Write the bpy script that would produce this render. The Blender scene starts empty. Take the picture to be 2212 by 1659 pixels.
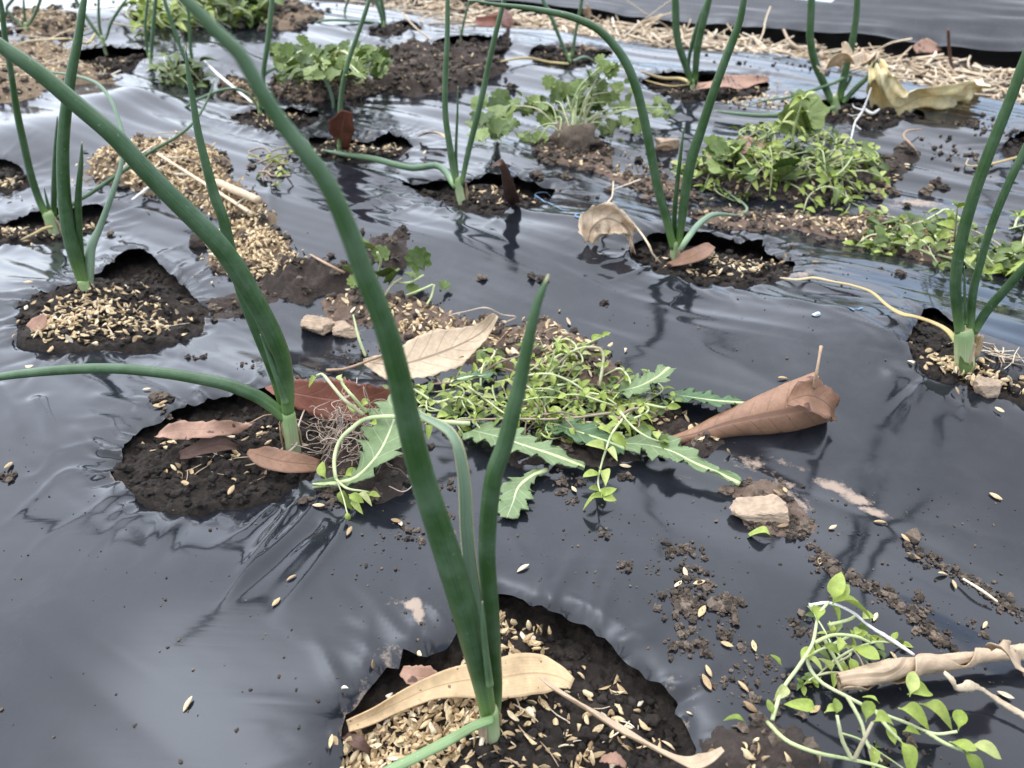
import bpy, math, random
import numpy as np
from mathutils import Vector, Matrix

# ------------------------------------------------------------------ camera, sky, sun, exposure
scn = bpy.context.scene
COL = scn.collection
R = math.radians
PITCH = 36.0
CAMZ = 0.30
FPX = 1722.0                      # focal length in units of a 2212 px wide picture
cam_d = bpy.data.cameras.new("camera")
cam_d.sensor_width = 36.0
cam_d.lens = 36.0 * FPX / 2212.0
cam_d.clip_start = 0.005
cam_d.clip_end = 500.0
cam_d.dof.use_dof = True
cam_d.dof.focus_distance = 0.40
cam_d.dof.aperture_fstop = 15.0
cam = bpy.data.objects.new("camera", cam_d)
COL.objects.link(cam)
cam.location = (0, 0, CAMZ)
cam.rotation_euler = (R(90 - PITCH), 0, 0)
scn.camera = cam

SUN_EL, SUN_AZ = 68.0, -40.0      # azimuth from +Y, negative = to the left
world = bpy.data.worlds.new("World")
scn.world = world
world.use_nodes = True
wn, wl = world.node_tree.nodes, world.node_tree.links
wn.clear()
sky = wn.new("ShaderNodeTexSky")
sky.sky_type = 'NISHITA'
sky.sun_disc = False
sky.sun_elevation = R(SUN_EL)
sky.sun_rotation = R(SUN_AZ)
sky.air_density = 1.0
sky.dust_density = 2.0
sky.ozone_density = 1.0
hs = wn.new("ShaderNodeHueSaturation")
hs.inputs["Saturation"].default_value = 0.40
bg = wn.new("ShaderNodeBackground")
bg.inputs["Strength"].default_value = 0.13
wo = wn.new("ShaderNodeOutputWorld")
wl.new(sky.outputs[0], hs.inputs["Color"])
tint = wn.new("ShaderNodeMix"); tint.data_type = 'RGBA'; tint.blend_type = 'MULTIPLY'; tint.inputs[0].default_value = 1.0
tint.inputs[7].default_value = (0.84, 0.98, 1.18, 1)
wl.new(hs.outputs[0], tint.inputs[6])
wl.new(tint.outputs[2], bg.inputs["Color"])
wl.new(bg.outputs[0], wo.inputs["Surface"])

sun_d = bpy.data.lights.new("sun", 'SUN')
sun_d.energy = 1.5
sun_d.angle = R(130)
sun_d.color = (1.0, 0.93, 0.82)
sun = bpy.data.objects.new("sun", sun_d)
COL.objects.link(sun)
_el, _az = R(SUN_EL), R(SUN_AZ)
_dir = Vector((math.sin(_az) * math.cos(_el), math.cos(_az) * math.cos(_el), math.sin(_el)))
sun.rotation_euler = (-_dir).to_track_quat('-Z', 'Y').to_euler()
sun.location = _dir * 5

scn.view_settings.view_transform = 'Standard'
scn.view_settings.look = 'None'
scn.view_settings.gamma = 1.0
scn.view_settings.use_curve_mapping = False
scn.view_settings.exposure = 1.54
scn.render.resolution_x, scn.render.resolution_y = 1024, 768

rnd = random.Random(7)
nrng = np.random.RandomState(11)

# ------------------------------------------------------------------ helpers: noise, pixels to places
def vnoise(x, y, seed=0):
    x = np.asarray(x, float); y = np.asarray(y, float)
    xi = np.floor(x).astype(np.int64); yi = np.floor(y).astype(np.int64)
    fx = x - xi; fy = y - yi
    fx = fx * fx * fx * (fx * (fx * 6 - 15) + 10); fy = fy * fy * fy * (fy * (fy * 6 - 15) + 10)
    def h(a, b):
        n = (a * 374761393 + b * 668265263 + seed * 1442695041) & 0x7fffffff
        n = ((n ^ (n >> 13)) * 1274126177) & 0x7fffffff
        return ((n ^ (n >> 16)) & 0xffff) / 32767.5 - 1.0
    a = h(xi, yi); b = h(xi + 1, yi); c = h(xi, yi + 1); d = h(xi + 1, yi + 1)
    return (a * (1 - fx) + b * fx) * (1 - fy) + (c * (1 - fx) + d * fx) * fy

def fbm(x, y, scale, octv=3, seed=0, gain=0.5):
    s = 0.0; a = 1.0; f = 1.0 / scale
    for o in range(octv):
        s = s + a * vnoise(np.asarray(x) * f + 13.7 * o, np.asarray(y) * f - 7.1 * o, seed + o)
        a *= gain; f *= 2.03
    return s

cP, sP = math.cos(R(PITCH)), math.sin(R(PITCH))
def ray(u, v):
    a = (u - 1106.0) / FPX; b = -(v - 829.5) / FPX
    return Vector((a, b * sP + cP, b * cP - sP))
def depth_of(p):
    return p[1] * cP + (CAMZ - p[2]) * sP
def at_y(u, v, y):                 # the place at distance y from the camera's foot seen at u, v
    d = ray(u, v); t = y / d.y
    return Vector((0, 0, CAMZ)) + d * t
def at_z(u, v, z=0.0):
    d = ray(u, v); t = (z - CAMZ) / d.z
    return Vector((0, 0, CAMZ)) + d * t
def sm(a, b, x):
    t = np.clip((x - a) / (b - a), 0, 1)
    return t * t * (3 - 2 * t)

# ------------------------------------------------------------------ the shape of the bed
EP = np.array((0.096, 1.436)); ED = np.array((0.846, -0.533)); EN = np.array((0.533, 0.846))
def edge(X, Y):
    return (X - EP[0]) * EN[0] + (Y - EP[1]) * EN[1]
BUMPS = []                         # x, y, radius across the view, radius along it, height
for u, v, rx, ry, h in [(2010, 860, .11, .07, .012), (1010, 560, .10, .07, .008), (300, 240, .06, .05, .016), (60, 300, .09, .06, .012),
                        (1330, 500, .05, .04, .007), (1900, 600, .08, .05, .009), (330, 1300, .08, .10, .010),
                        (1600, 1200, .10, .07, .008), (1250, 1000, .07, .05, .006), (1750, 760, .14, .05, .009),
                        (680, 700, .06, .04, -.006), (1100, 330, .10, .08, .010), (860, 250, .14, .08, .012),
                        (1500, 260, .12, .08, -.006), (100, 640, .08, .05, .006), (520, 1130, .04, .03, -.006),
                        (1850, 1350, .07, .07, .006), (470, 120, .15, .10, .014), (150, 60, .2, .12, .016),
                        (1650, 120, .16, .1, .014), (1180, 80, .14, .1, .012)]:
    p = at_z(u, v); BUMPS.append((p.x, p.y, rx, ry, h))

CREASES = []                       # folds pulled in the film: two ends, height, width
for a, b, h, w in [((715, 1075), (520, 1300), .0030, .0045), ((650, 1095), (470, 1370), .0026, .0040), ((600, 1098), (500, 1200), .0022, .004), ((790, 1090), (590, 1390), .0024, .005), ((700, 1150), (500, 1350), -.002, .004),
                   ((80, 880), (150, 1020), .0030, .005), ((0, 850), (70, 980), .0026, .005), ((230, 1000), (160, 930), .002, .004), ((300, 900), (200, 860), .002, .005), ((270, 1050), (230, 1120), .0016, .004),
                   ((1690, 690), (2000, 850), .0018, .005), ((1640, 640), (2060, 880), .0022, .006), ((1500, 620), (1900, 770), .0014, .004), ((1560, 610), (1720, 700), .002, .004), ((1420, 590), (1560, 690), .002, .005),
                   ((1230, 1300), (1450, 1440), .0012, .004), ((1900, 850), (2212, 960), .0022, .007), ((1950, 800), (2100, 900), .002, .005), ((1100, 1110), (1130, 1240), .0014, .005), ((1500, 760), (2212, 1080), .0012, .010), ((1600, 980), (2212, 1250), .0012, .008),
                   ((860, 440), (700, 470), .003, .008), ((1080, 470), (1300, 520), .0026, .008), ((600, 400), (560, 500), .003, .008), ((450, 560), (420, 480), .002, .006)]:
    p, q = at_z(*a), at_z(*b); CREASES.append((p.x, p.y, q.x, q.y, h, w))

RIDGES = [(-1.9, 0), (-1.40, -.006), (-1.10, .006), (-.915, -.011), (-.725, .013), (-.54, -.007), (-.27, .011), (-.05, .0)]
def bed(X, Y):
    X = np.asarray(X, float); Y = np.asarray(Y, float)
    s = X * ED[0] + Y * ED[1]; e = X * EN[0] + Y * EN[1]
    far = sm(0.25, 0.8, Y)
    ek = edge(X, Y) + .012 * vnoise(s / .3, s * 0, 17)
    ridge = 0.0
    for (e0, h0), (e1, h1) in zip(RIDGES[:-1], RIDGES[1:]):        # planting ridges with troughs between the rows
        ridge = ridge + (h1 - h0) * sm(e0, e1, ek)
    z = RIDGES[0][1] + ridge + 0.0060 * fbm(X, Y, 0.24, 1, 3) * (0.4 + 0.6 * far)
    z = z + 0.0008 * vnoise(s / .22, e / .07, 9) * (0.20 + 0.8 * far)
    z = z + 0.0010 * fbm(s * 0.07, e, 0.030, 2, 21) * (0.25 + 1.5 * far)
    z = z + 0.0004 * fbm(s * 0.05, e, 0.011, 2, 31) * (0.15 + 1.6 * far)
    crease = 1 - np.abs(vnoise(s * 0.8, e / .045, 41))
    z = z + 0.0020 * np.clip(crease - 0.80, 0, 1) * 4 * sm(0.0, 0.7, vnoise(X / .13, Y / .13, 47) + 0.1) * (.3 + .7 * far)
    for bx, by, rx, ry, h in BUMPS:
        z = z + h * np.exp(-((X - bx) / rx) ** 2 - ((Y - by) / ry) ** 2)
    for ax, ay, bx, by, h, w in CREASES:
        m = (X > min(ax, bx) - 4 * w) & (X < max(ax, bx) + 4 * w) & (Y > min(ay, by) - 4 * w) & (Y < max(ay, by) + 4 * w)
        if not m.any(): continue
        x, y = X[m], Y[m]; ex, ey = bx - ax, by - ay; L2 = ex * ex + ey * ey; L = math.sqrt(L2)
        t = ((x - ax) * ex + (y - ay) * ey) / L2
        d = ((x - ax) * -ey + (y - ay) * ex) / L + .25 * w * np.sin(t * 5 + ax * 50) + .12 * w * vnoise(x * 60, y * 60, 12)
        z[m] = z[m] + h * np.exp(-np.sqrt((d / w) ** 2 + .04) * 1.5) * 1.3 * (1 - t.clip(0, 1) * .6) * sm(-.08, .05, t) * (1 - sm(.7, 1.0, t))
    ed = edge(X, Y)
    z = z - 0.018 * sm(-0.10, 0.0, ed)
    return z

# ------------------------------------------------------------------ planting holes in the film
HOLES_D = [  # outline as seen, depth at the near rim, depth at the far rim, sag
 ([(735,1700),(733,1600),(731,1588),(742,1531),(764,1517),(794,1485),(832,1438),(860,1433),(868,1404),(898,1408),(920,1408),(947,1395),(974,1384),(1000,1335),(1030,1290),(1072,1269),(1130,1288),(1184,1313),(1250,1337),(1307,1376),(1348,1414),(1397,1455),(1435,1474),(1463,1506),(1462,1528),(1482,1539),(1501,1583),(1512,1624),(1500,1700),(1430,1800),(1300,1880),(1000,1900),(800,1850)], .007, .020, .004),
 ([(235,1011),(259,973),(262,951),(281,937),(308,916),(341,905),(382,875),(423,866),(464,853),(560,838),(630,835),(700,850),(730,890),(725,940),(700,970),(685,1011),(674,1022),(628,1046),(592,1068),(537,1082),(518,1085),(464,1091),(409,1094),(355,1087),(295,1071),(273,1041)], .004, .016, .003),
 ([(35,679),(68,635),(109,621),(153,608),(191,594),(235,581),(259,553),(295,541),(327,553),(355,581),(382,602),(409,627),(428,649),(447,657),(436,706),(382,733),(300,751),(191,755),(109,752),(41,744),(35,711)], -.004, .016, .001),
 ([(-80,495),(-20,482),(0,480),(41,469),(87,458),(130,452),(177,447),(213,447),(232,463),(205,500),(131,518),(82,520),(0,522),(-60,522)], .002, .016, .001),
 ([(865,393),(947,389),(1015,389),(1056,379),(1119,383),(1171,398),(1201,404),(1184,425),(1163,434),(1083,450),(1015,448),(947,428),(906,409)], .006, .020, .002),
 ([(1356,542),(1370,521),(1403,504),(1444,499),(1512,501),(1566,512),(1607,521),(1643,518),(1654,534),(1679,548),(1718,562),(1707,586),(1685,597),(1608,605),(1566,605),(1498,600),(1444,586),(1403,570),(1375,559)], .004, .020, .002),
 ([(1958,728),(1977,700),(1995,672),(2020,672),(2050,690),(2075,715),(2100,745),(2112,772),(2150,790),(2212,822),(2280,850),(2280,895),(2212,866),(2127,837),(2059,815),(2004,793),(1968,756)], .003, .014, .002),
 ([(1384,175),(1416,161),(1457,155),(1512,158),(1566,161),(1621,164),(1662,177),(1645,203),(1566,215),(1484,213),(1430,199)], .003, .018, .001),
 ([(1745,235),(1778,218),(1840,214),(1898,218),(1990,236),(2000,250),(1895,273),(1827,262),(1772,254)], .004, .016, .001),
 ([(668,297),(728,297),(797,308),(832,289),(865,295),(892,314),(865,335),(783,344),(701,341),(672,322)], .003, .016, .001),
 ([(499,251),(543,237),(606,234),(690,243),(674,262),(620,276),(565,278),(530,266)], .002, .014, .001),
 ([(165,112),(240,102),(312,105),(318,122),(290,140),(230,155),(170,140)], .002, .022, .001),
 ([(344,139),(396,132),(430,138),(440,158),(400,172),(350,160)], .002, .014, .001),
 ([(1146,105),(1180,97),(1240,98),(1310,105),(1325,115),(1290,128),(1240,141),(1190,139),(1150,125)], .003, .016, .001),
 ([(800,60),(860,48),(900,50),(910,62),(850,74),(805,74)], .003, .018, .001),
 ([(935,90),(980,80),(1090,84),(1097,108),(1050,118),(940,116)], .001, .014, .001),
 ([(2050,178),(2100,160),(2180,155),(2240,160),(2240,188),(2100,190)], .010, .026, .001),
 ([(2165,322),(2180,300),(2212,282),(2270,285),(2270,345),(2205,342)], .004, .018, .001),
 ([(-60,348),(0,345),(40,355),(58,385),(50,405),(0,412),(-60,412)], .003, .016, .001),
]
class Hole: pass
HOLES = []
def poly_sdf(poly, X, Y):          # > 0 outside
    X = np.asarray(X, float); Y = np.asarray(Y, float)
    d2 = np.full(X.shape, 1e9); ins = np.zeros(X.shape, bool)
    NX = np.zeros(X.shape); NY = np.zeros(X.shape)
    n = len(poly)
    for i in range(n):
        ax, ay = poly[i]; bx, by = poly[(i + 1) % n]
        ex, ey = bx - ax, by - ay
        t = np.clip(((X - ax) * ex + (Y - ay) * ey) / (ex * ex + ey * ey + 1e-18), 0, 1)
        qx = ax + t * ex; qy = ay + t * ey
        dd = (X - qx) ** 2 + (Y - qy) ** 2
        m = dd < d2
        d2 = np.where(m, dd, d2); NX = np.where(m, qx, NX); NY = np.where(m, qy, NY)
        c = (ay > Y) != (by > Y)
        if ey != 0:
            ins ^= c & (X < ex * (Y - ay) / ey + ax)
    d = np.sqrt(d2)
    return np.where(ins, -d, d), NX, NY

def jag(poly, step, amp, seed):
    out = []; rr = random.Random(seed); n = len(poly)
    for i in range(n):                                     # Catmull-Rom, then small tears
        p0, p1, p2, p3 = [np.array(poly[(i + k - 1) % n]) for k in range(4)]
        L = np.linalg.norm(p2 - p1); m = max(1, int(L / step))
        for k in range(m):
            t = k / m
            q = 0.5 * ((2 * p1) + (-p0 + p2) * t + (2 * p0 - 5 * p1 + 4 * p2 - p3) * t * t + (-p0 + 3 * p1 - 3 * p2 + p3) * t ** 3)
            q = q * 0.6 + (p1 * (1 - t) + p2 * t) * 0.4
            out.append((q[0] + rr.gauss(0, amp), q[1] + rr.gauss(0, amp)))
    return out

def hit(u, v, fun, h=0.0):          # where the line of sight meets a height function
    z = 0.0
    for _ in range(14):
        p = at_z(u, v, z)
        z = 0.5 * z + 0.5 * (float(fun(np.array([p.x]), np.array([p.y]))[0]) + h)
    p = at_z(u, v, z)
    return p
for k, (pd, dn, df, sag) in enumerate(HOLES_D):
    o = Hole()
    w = [hit(u, v, bed) for u, v in pd]
    pl = [(p.x, p.y) for p in w]
    dist = float(np.mean([p.y for p in w]))
    o.poly = jag(pl, 0.0035 * max(1, dist / 0.4), 0.0006, 100 + k)
    a = np.array(o.poly); o.c = a.mean(0); o.lo = a.min(0); o.hi = a.max(0)
    o.dn, o.df, o.sag, o.k = dn, df, sag, k
    HOLES.append(o)

PULLS = []                         # taut straight creases running out from the cut rims and along the bed
_q = random.Random(91)
for o in HOLES:
    n = int(9 + 260 * (o.hi[0] - o.lo[0])) if o.c[1] < .9 else 10
    for _ in range(min(n, 44)):
        x, y = o.poly[_q.randrange(len(o.poly))]
        dx, dy = x - o.c[0], (y - o.c[1]) * 1.3; L = math.hypot(dx, dy) + 1e-9
        a = math.atan2(dy, dx) + _q.gauss(0, .35); ln = _q.uniform(.015, .06); w = _q.uniform(.0018, .0042) * max(1, o.c[1] / .5) ** .7
        PULLS.append((x, y, x + math.cos(a) * ln, y + math.sin(a) * ln, _q.choice((1, 1, -1)) * _q.uniform(.0004, .0015) * max(1, o.c[1] / .5) ** .5, w))
for _ in range(130):
    y = .2 + 1.3 * _q.random(); x = _q.uniform(-.5, .5) * (.5 + y); ln = _q.uniform(.05, .22); a = math.atan2(ED[1], ED[0]) + _q.gauss(0, .10)
    PULLS.append((x, y, x + math.cos(a) * ln, y + math.sin(a) * ln, _q.choice((1, -1)) * _q.uniform(.0003, .0011) * (.5 + y), _q.uniform(.0025, .006) * (.6 + .7 * y)))
def film(X, Y):
    X = np.asarray(X, float); Y = np.asarray(Y, float)
    z = bed(X, Y)
    if X.size > 3000:
        for ax, ay, bx, by, h, w in PULLS:
            p = 4 * w
            if X.ndim == 2:                 # a grid: only the window round the crease
                j0, j1 = np.searchsorted(X[0], (min(ax, bx) - p, max(ax, bx) + p)); i0, i1 = np.searchsorted(Y[:, 0], (min(ay, by) - p, max(ay, by) + p))
                if j1 <= j0 or i1 <= i0: continue
                m = (slice(i0, i1), slice(j0, j1))
            else: continue
            x, y = X[m], Y[m]; ex, ey = bx - ax, by - ay; L2 = ex * ex + ey * ey; L = math.sqrt(L2)
            t = ((x - ax) * ex + (y - ay) * ey) / L2; d = ((x - ax) * -ey + (y - ay) * ex) / L
            z[m] = z[m] + h * np.exp(-np.sqrt((d / w) ** 2 + .03) * 1.4) * sm(-.12, .10, t) * (1 - sm(.35, 1.0, t))
    for o in HOLES:
        m = (X > o.lo[0] - .07) & (X < o.hi[0] + .07) & (Y > o.lo[1] - .07) & (Y < o.hi[1] + .07)
        if not m.any(): continue
        x, y = X[m], Y[m]
        d, _, _ = poly_sdf(o.poly[::2] if len(o.poly) > 60 else o.poly, x, y)
        d = np.maximum(d, 0)
        f = (y - o.c[1]) / ((o.hi[1] - o.lo[1]) / 2)
        th = np.arctan2(y - o.c[1], x - o.c[0])
        wr = ((1 - np.abs(np.sin(th * (9 + o.k % 4) + 1.6 * vnoise(x * 50, y * 50, 5 + o.k) + o.k))) ** 3 - .25) * (.5 + vnoise(th * 2.2, d * 12, 60 + o.k))
        add = 0.0035 * np.clip(f, -0.3, 1) * np.exp(-d / .03) - o.sag * np.exp(-d / .010) + (0.0022 if o.k == 0 else 0.0034) * wr * np.exp(-d / .020)
        fade = 1 - sm(.05, .07, d)
        z[m] = z[m] + add * fade
    return z

def soil_in(o, X, Y):
    f = np.clip((Y - o.c[1]) / ((o.hi[1] - o.lo[1]) / 2), -1.2, 1.2)
    dep = o.dn + (o.df - o.dn) * (f + 1) / 2
    s = np.exp(-((X - o.c[0]) / .05) ** 2 - ((Y - o.c[1]) / .05) ** 2)
    far = 1 + sm(.4, 1.0, o.c[1]) * .5
    z = bed(X, Y) - dep + (0.005 if o.k != 2 else .009) * s
    z = z + (0.0030 * fbm(X, Y, .030, 2, 71) + 0.0022 * fbm(X, Y, .009, 3, 77, .65)) * far
    return z

# mounds of loose soil and hulls lying on the film: outline, height, look
MOUNDS_D = [
 ([(455,525),(520,480),(600,510),(640,560),(600,592),(520,602),(465,580)], .007, 'hull'),
 ([(560,592),(650,575),(760,570),(775,600),(760,632),(640,652),(580,640)], .015, 'soil'),
 ([(690,655),(770,640),(880,650),(1000,690),(1090,700),(1200,705),(1300,770),(1335,812),(1250,835),(1100,800),(950,760),(830,705),(720,690)], .005, 'dry'),
 ([(190,355),(260,312),(400,300),(480,330),(485,380),(540,430),(590,480),(530,495),(430,450),(300,410),(200,392)], .010, 'hull'),
 ([(795,508),(830,515),(870,500),(880,560),(850,588),(800,572)], .012, 'soil'),
 ([(1480,362),(1580,340),(1700,380),(1800,370),(1950,322),(1982,340),(1940,382),(1850,422),(1700,432),(1550,412)], .009, 'soil'),
 ([(1500,462),(1600,455),(1750,470),(1820,472),(1900,468),(2000,500),(2075,505),(2090,560),(1990,562),(1900,530),(1800,512),(1700,490),(1620,500),(1540,490)], .0045, 'dry'),
 ([(1160,312),(1230,305),(1310,320),(1330,375),(1480,390),(1480,440),(1380,410),(1300,375),(1180,350)], .004, 'dry'),
 ([(800,132),(880,108),(960,100),(1050,118),(1090,150),(1000,188),(900,208),(830,190)], .014, 'soil'),
 ([(590,187),(680,172),(780,178),(830,195),(700,218),(600,208)], .006, 'dry'),
 ([(0,100),(80,93),(170,118),(200,150),(250,178),(130,184),(60,215),(-40,218),(-40,110)], .010, 'hull'),
 ([(20,30),(160,38),(175,68),(60,78)], .010, 'hull'),
 ([(480,168),(545,185),(570,222),(490,215)], .006, 'hull'),
 ([(560,26),(640,12),(690,38),(640,62),(590,62)], .012, 'hull'),
 ([(1592,1062),(1650,1032),(1710,1062),(1742,1130),(1690,1152),(1622,1132)], .0025, 'dry'),
 ([(1535,1625),(1580,1590),(1650,1585),(1730,1605),(1800,1650),(1800,1740),(1480,1740),(1500,1660)], .010, 'soil'),
 ([(690,985),(760,930),(870,960),(900,1040),(820,1078),(720,1062)], .004, 'soil'),
 ([(1370,905),(1440,880),(1500,920),(1560,955),(1480,985),(1390,975)], .003, 'soil'),
 ([(1090,960),(1200,930),(1330,950),(1360,985),(1220,1010),(1110,1000)], .003, 'soil'),
 ([(440,655),(500,640),(590,640),(560,668),(480,680)], .003, 'soil'),
]
MOUNDS = []
for k, (pd, h, look) in enumerate(MOUNDS_D):
    o = Hole()
    pl = [(p.x, p.y) for p in (hit(u, v, bed) for u, v in pd)]
    dist = float(np.mean([p[1] for p in pl]))
    o.poly = jag(pl, .010, .002 * max(.6, dist), 300 + k)
    a = np.array(o.poly); o.c = a.mean(0); o.lo = a.min(0); o.hi = a.max(0); o.h = h; o.look = look; o.k = k
    MOUNDS.append(o)

# one height map of everything loose things can lie on
GX0, GX1, GY0, GY1, GS = -1.25, 1.25, -0.02, 2.05, 0.002
gx = np.arange(GX0, GX1, GS); gy = np.arange(GY0, GY1, GS)
RX, RY = np.meshgrid(gx, gy)
TOP = film(RX, RY)
FILM = TOP.copy()
INHOLE = np.zeros(TOP.shape, bool)
def win(o, pad):
    i0 = max(0, int((o.lo[1] - pad - GY0) / GS)); i1 = min(len(gy), int((o.hi[1] + pad - GY0) / GS) + 1)
    j0 = max(0, int((o.lo[0] - pad - GX0) / GS)); j1 = min(len(gx), int((o.hi[0] + pad - GX0) / GS) + 1)
    return slice(i0, i1), slice(j0, j1)
for o in HOLES:
    w = win(o, 0.004)
    d, _, _ = poly_sdf(o.poly, RX[w], RY[w])
    s = soil_in(o, RX[w], RY[w])
    TOP[w] = np.where(d < 0, np.minimum(s, FILM[w] + .004), TOP[w]); INHOLE[w] |= d < 0
def mound_z(o, x, y, base):
    d, _, _ = poly_sdf(o.poly, x, y)
    n = fbm(x, y, .018, 3, 90 + o.k, .6)
    t = sm(-.003, .016 if o.h > .005 else .010, -d + .004 * n)
    return base + o.h * t * (0.75 + .35 * n) + (.0030 if o.look == 'soil' else .0018) * t * fbm(x, y, .007 * max(1, o.c[1] / .5), 3, 190 + o.k, .7) , t
for o in MOUNDS:
    w = win(o, 0.01)
    z, t = mound_z(o, RX[w], RY[w], FILM[w])
    TOP[w] = np.where((t > .05) & ~INHOLE[w], np.maximum(TOP[w], z), TOP[w])
def furrow(X, Y):
    return -.036 + .006 * fbm(X, Y, .05, 3, 55, .6)
_e = edge(RX, RY) + .006 * vnoise(RX * 30, RY * 30, 8)
TOP = np.where(_e > .004, furrow(RX, RY), TOP)

def _samp(A, x, y):
    x = np.clip((np.asarray(x, float) - GX0) / GS, 0, len(gx) - 2); y = np.clip((np.asarray(y, float) - GY0) / GS, 0, len(gy) - 2)
    j = x.astype(int); i = y.astype(int); fx = x - j; fy = y - i
    return (A[i, j] * (1 - fx) + A[i, j + 1] * fx) * (1 - fy) + (A[i + 1, j] * (1 - fx) + A[i + 1, j + 1] * fx) * fy
def top(x, y): return _samp(TOP, x, y)
def topz(x, y): return float(_samp(TOP, np.array([x]), np.array([y]))[0])
def A(u, v, h=0.0):                 # the place on the surface (h above it) seen at u, v
    z = 0.0; p = at_z(u, v, z)
    for _ in range(16):
        z = 0.5 * z + 0.5 * (topz(p.x, p.y) + h); p = at_z(u, v, z)
    p.z = topz(p.x, p.y) + h if abs(p.z - topz(p.x, p.y) - h) > .004 else p.z
    return p

# ------------------------------------------------------------------ helpers: meshes and tags
def mk(name, verts, faces, mat, parent=None, uv=None, smooth=True):
    me = bpy.data.meshes.new(name)
    off = Vector((0, 0, 0))
    q = parent
    while q is not None:
        off = off + q.location; q = q.parent
    va = np.asarray([tuple(v) for v in verts] if not isinstance(verts, np.ndarray) else verts, float) - np.array(off)
    me.from_pydata(va.tolist() if len(va) < 20000 else va, [], faces)
    if uv is not None:
        ul = me.uv_layers.new(name="UVMap")
        li = np.empty(len(me.loops), int); me.loops.foreach_get("vertex_index", li)
        ul.data.foreach_set("uv", np.asarray(uv, float)[li].ravel())
    if smooth:
        me.polygons.foreach_set("use_smooth", np.ones(len(me.polygons), bool))
    me.materials.append(mat)
    me.update()
    o = bpy.data.objects.new(name, me)
    COL.objects.link(o)
    if parent is not None: o.parent = parent
    return o
def tag(o, label=None, cat=None, group=None, kind=None):
    if label: o["label"] = label
    if cat: o["category"] = cat
    if group: o["group"] = group
    if kind: o["kind"] = kind
    return o
def thing(name, label, cat, loc, group=None):
    o = bpy.data.objects.new(name, None)
    o.empty_display_size = 0.01
    o.location = loc; COL.objects.link(o)
    return tag(o, label, cat, group)
def inst(name, me, M, parent=None):
    o = bpy.data.objects.new(name, me)
    COL.objects.link(o)
    if parent is not None:
        o.parent = parent
        off = Vector((0, 0, 0)); q = parent
        while q is not None: off = off + q.location; q = q.parent
        M = Matrix.Translation(-off) @ M
    o.matrix_basis = M
    return o

def spline(pts, n):                 # Catmull-Rom through rows of numbers, n rows out
    P = np.asarray(pts, float)
    if len(P) == 2:
        t = np.linspace(0, 1, n)[:, None]; return P[0] * (1 - t) + P[1] * t
    d = np.r_[0, np.cumsum(np.maximum(np.linalg.norm(np.diff(P[:, :3], axis=0), axis=1), 1e-7))]
    s = np.linspace(0, d[-1], n); out = np.empty((n, P.shape[1]))
    T = np.empty_like(P)
    for i in range(len(P)):
        a, b = max(0, i - 1), min(len(P) - 1, i + 1)
        T[i] = (P[b] - P[a]) / (d[b] - d[a])
    for k, x in enumerate(s):
        i = min(len(P) - 2, int(np.searchsorted(d, x, 'right') - 1)); L = d[i + 1] - d[i]; t = (x - d[i]) / L
        h00 = 2 * t**3 - 3 * t**2 + 1; h10 = t**3 - 2 * t**2 + t; h01 = -2 * t**3 + 3 * t**2; h11 = t**3 - t**2
        out[k] = h00 * P[i] + h10 * L * T[i] + h01 * P[i + 1] + h11 * L * T[i + 1]
    return out

def frames(P, up=Vector((0, 0, 1))):
    n = len(P); Ts = []
    for i in range(n):
        a, b = max(0, i - 1), min(n - 1, i + 1)
        t = Vector(P[b]) - Vector(P[a]); Ts.append(t.normalized() if t.length > 1e-9 else Vector((0, 0, 1)))
    s = Ts[0].cross(up)
    if s.length < 1e-3: s = Ts[0].cross(Vector((0, 1, 0)))
    s.normalize(); out = []
    for t in Ts:
        s = (s - t * s.dot(t))
        s.normalize(); out.append((t, s.copy(), s.cross(t)))
    return out

def tube(pts, n=24, sides=10, flat=1.0, rough=0.0, seed=0):
    """pts: rows x, y, z, radius"""
    S = spline(pts, n); S[:, 3] = np.maximum(S[:, 3], 1e-5); F = frames(S[:, :3])
    V = []; U = []; rr = random.Random(seed)
    for i in range(n):
        t, s, b = F[i]; c = Vector(S[i, :3]); r = S[i, 3]
        for k in range(sides):
            a = 2 * math.pi * k / sides
            q = 1 + (rr.uniform(-rough, rough) if rough else 0)
            V.append(c + s * (math.cos(a) * r * q) + b * (math.sin(a) * r * flat * q)); U.append((k / sides, i / (n - 1)))
    fc = []
    for i in range(n - 1):
        for k in range(sides):
            k2 = (k + 1) % sides
            fc.append((i * sides + k, i * sides + k2, (i + 1) * sides + k2, (i + 1) * sides + k))
    fc.append(tuple(range(sides))[::-1]); fc.append(tuple((n - 1) * sides + k for k in range(sides)))
    return V, fc, U

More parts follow.
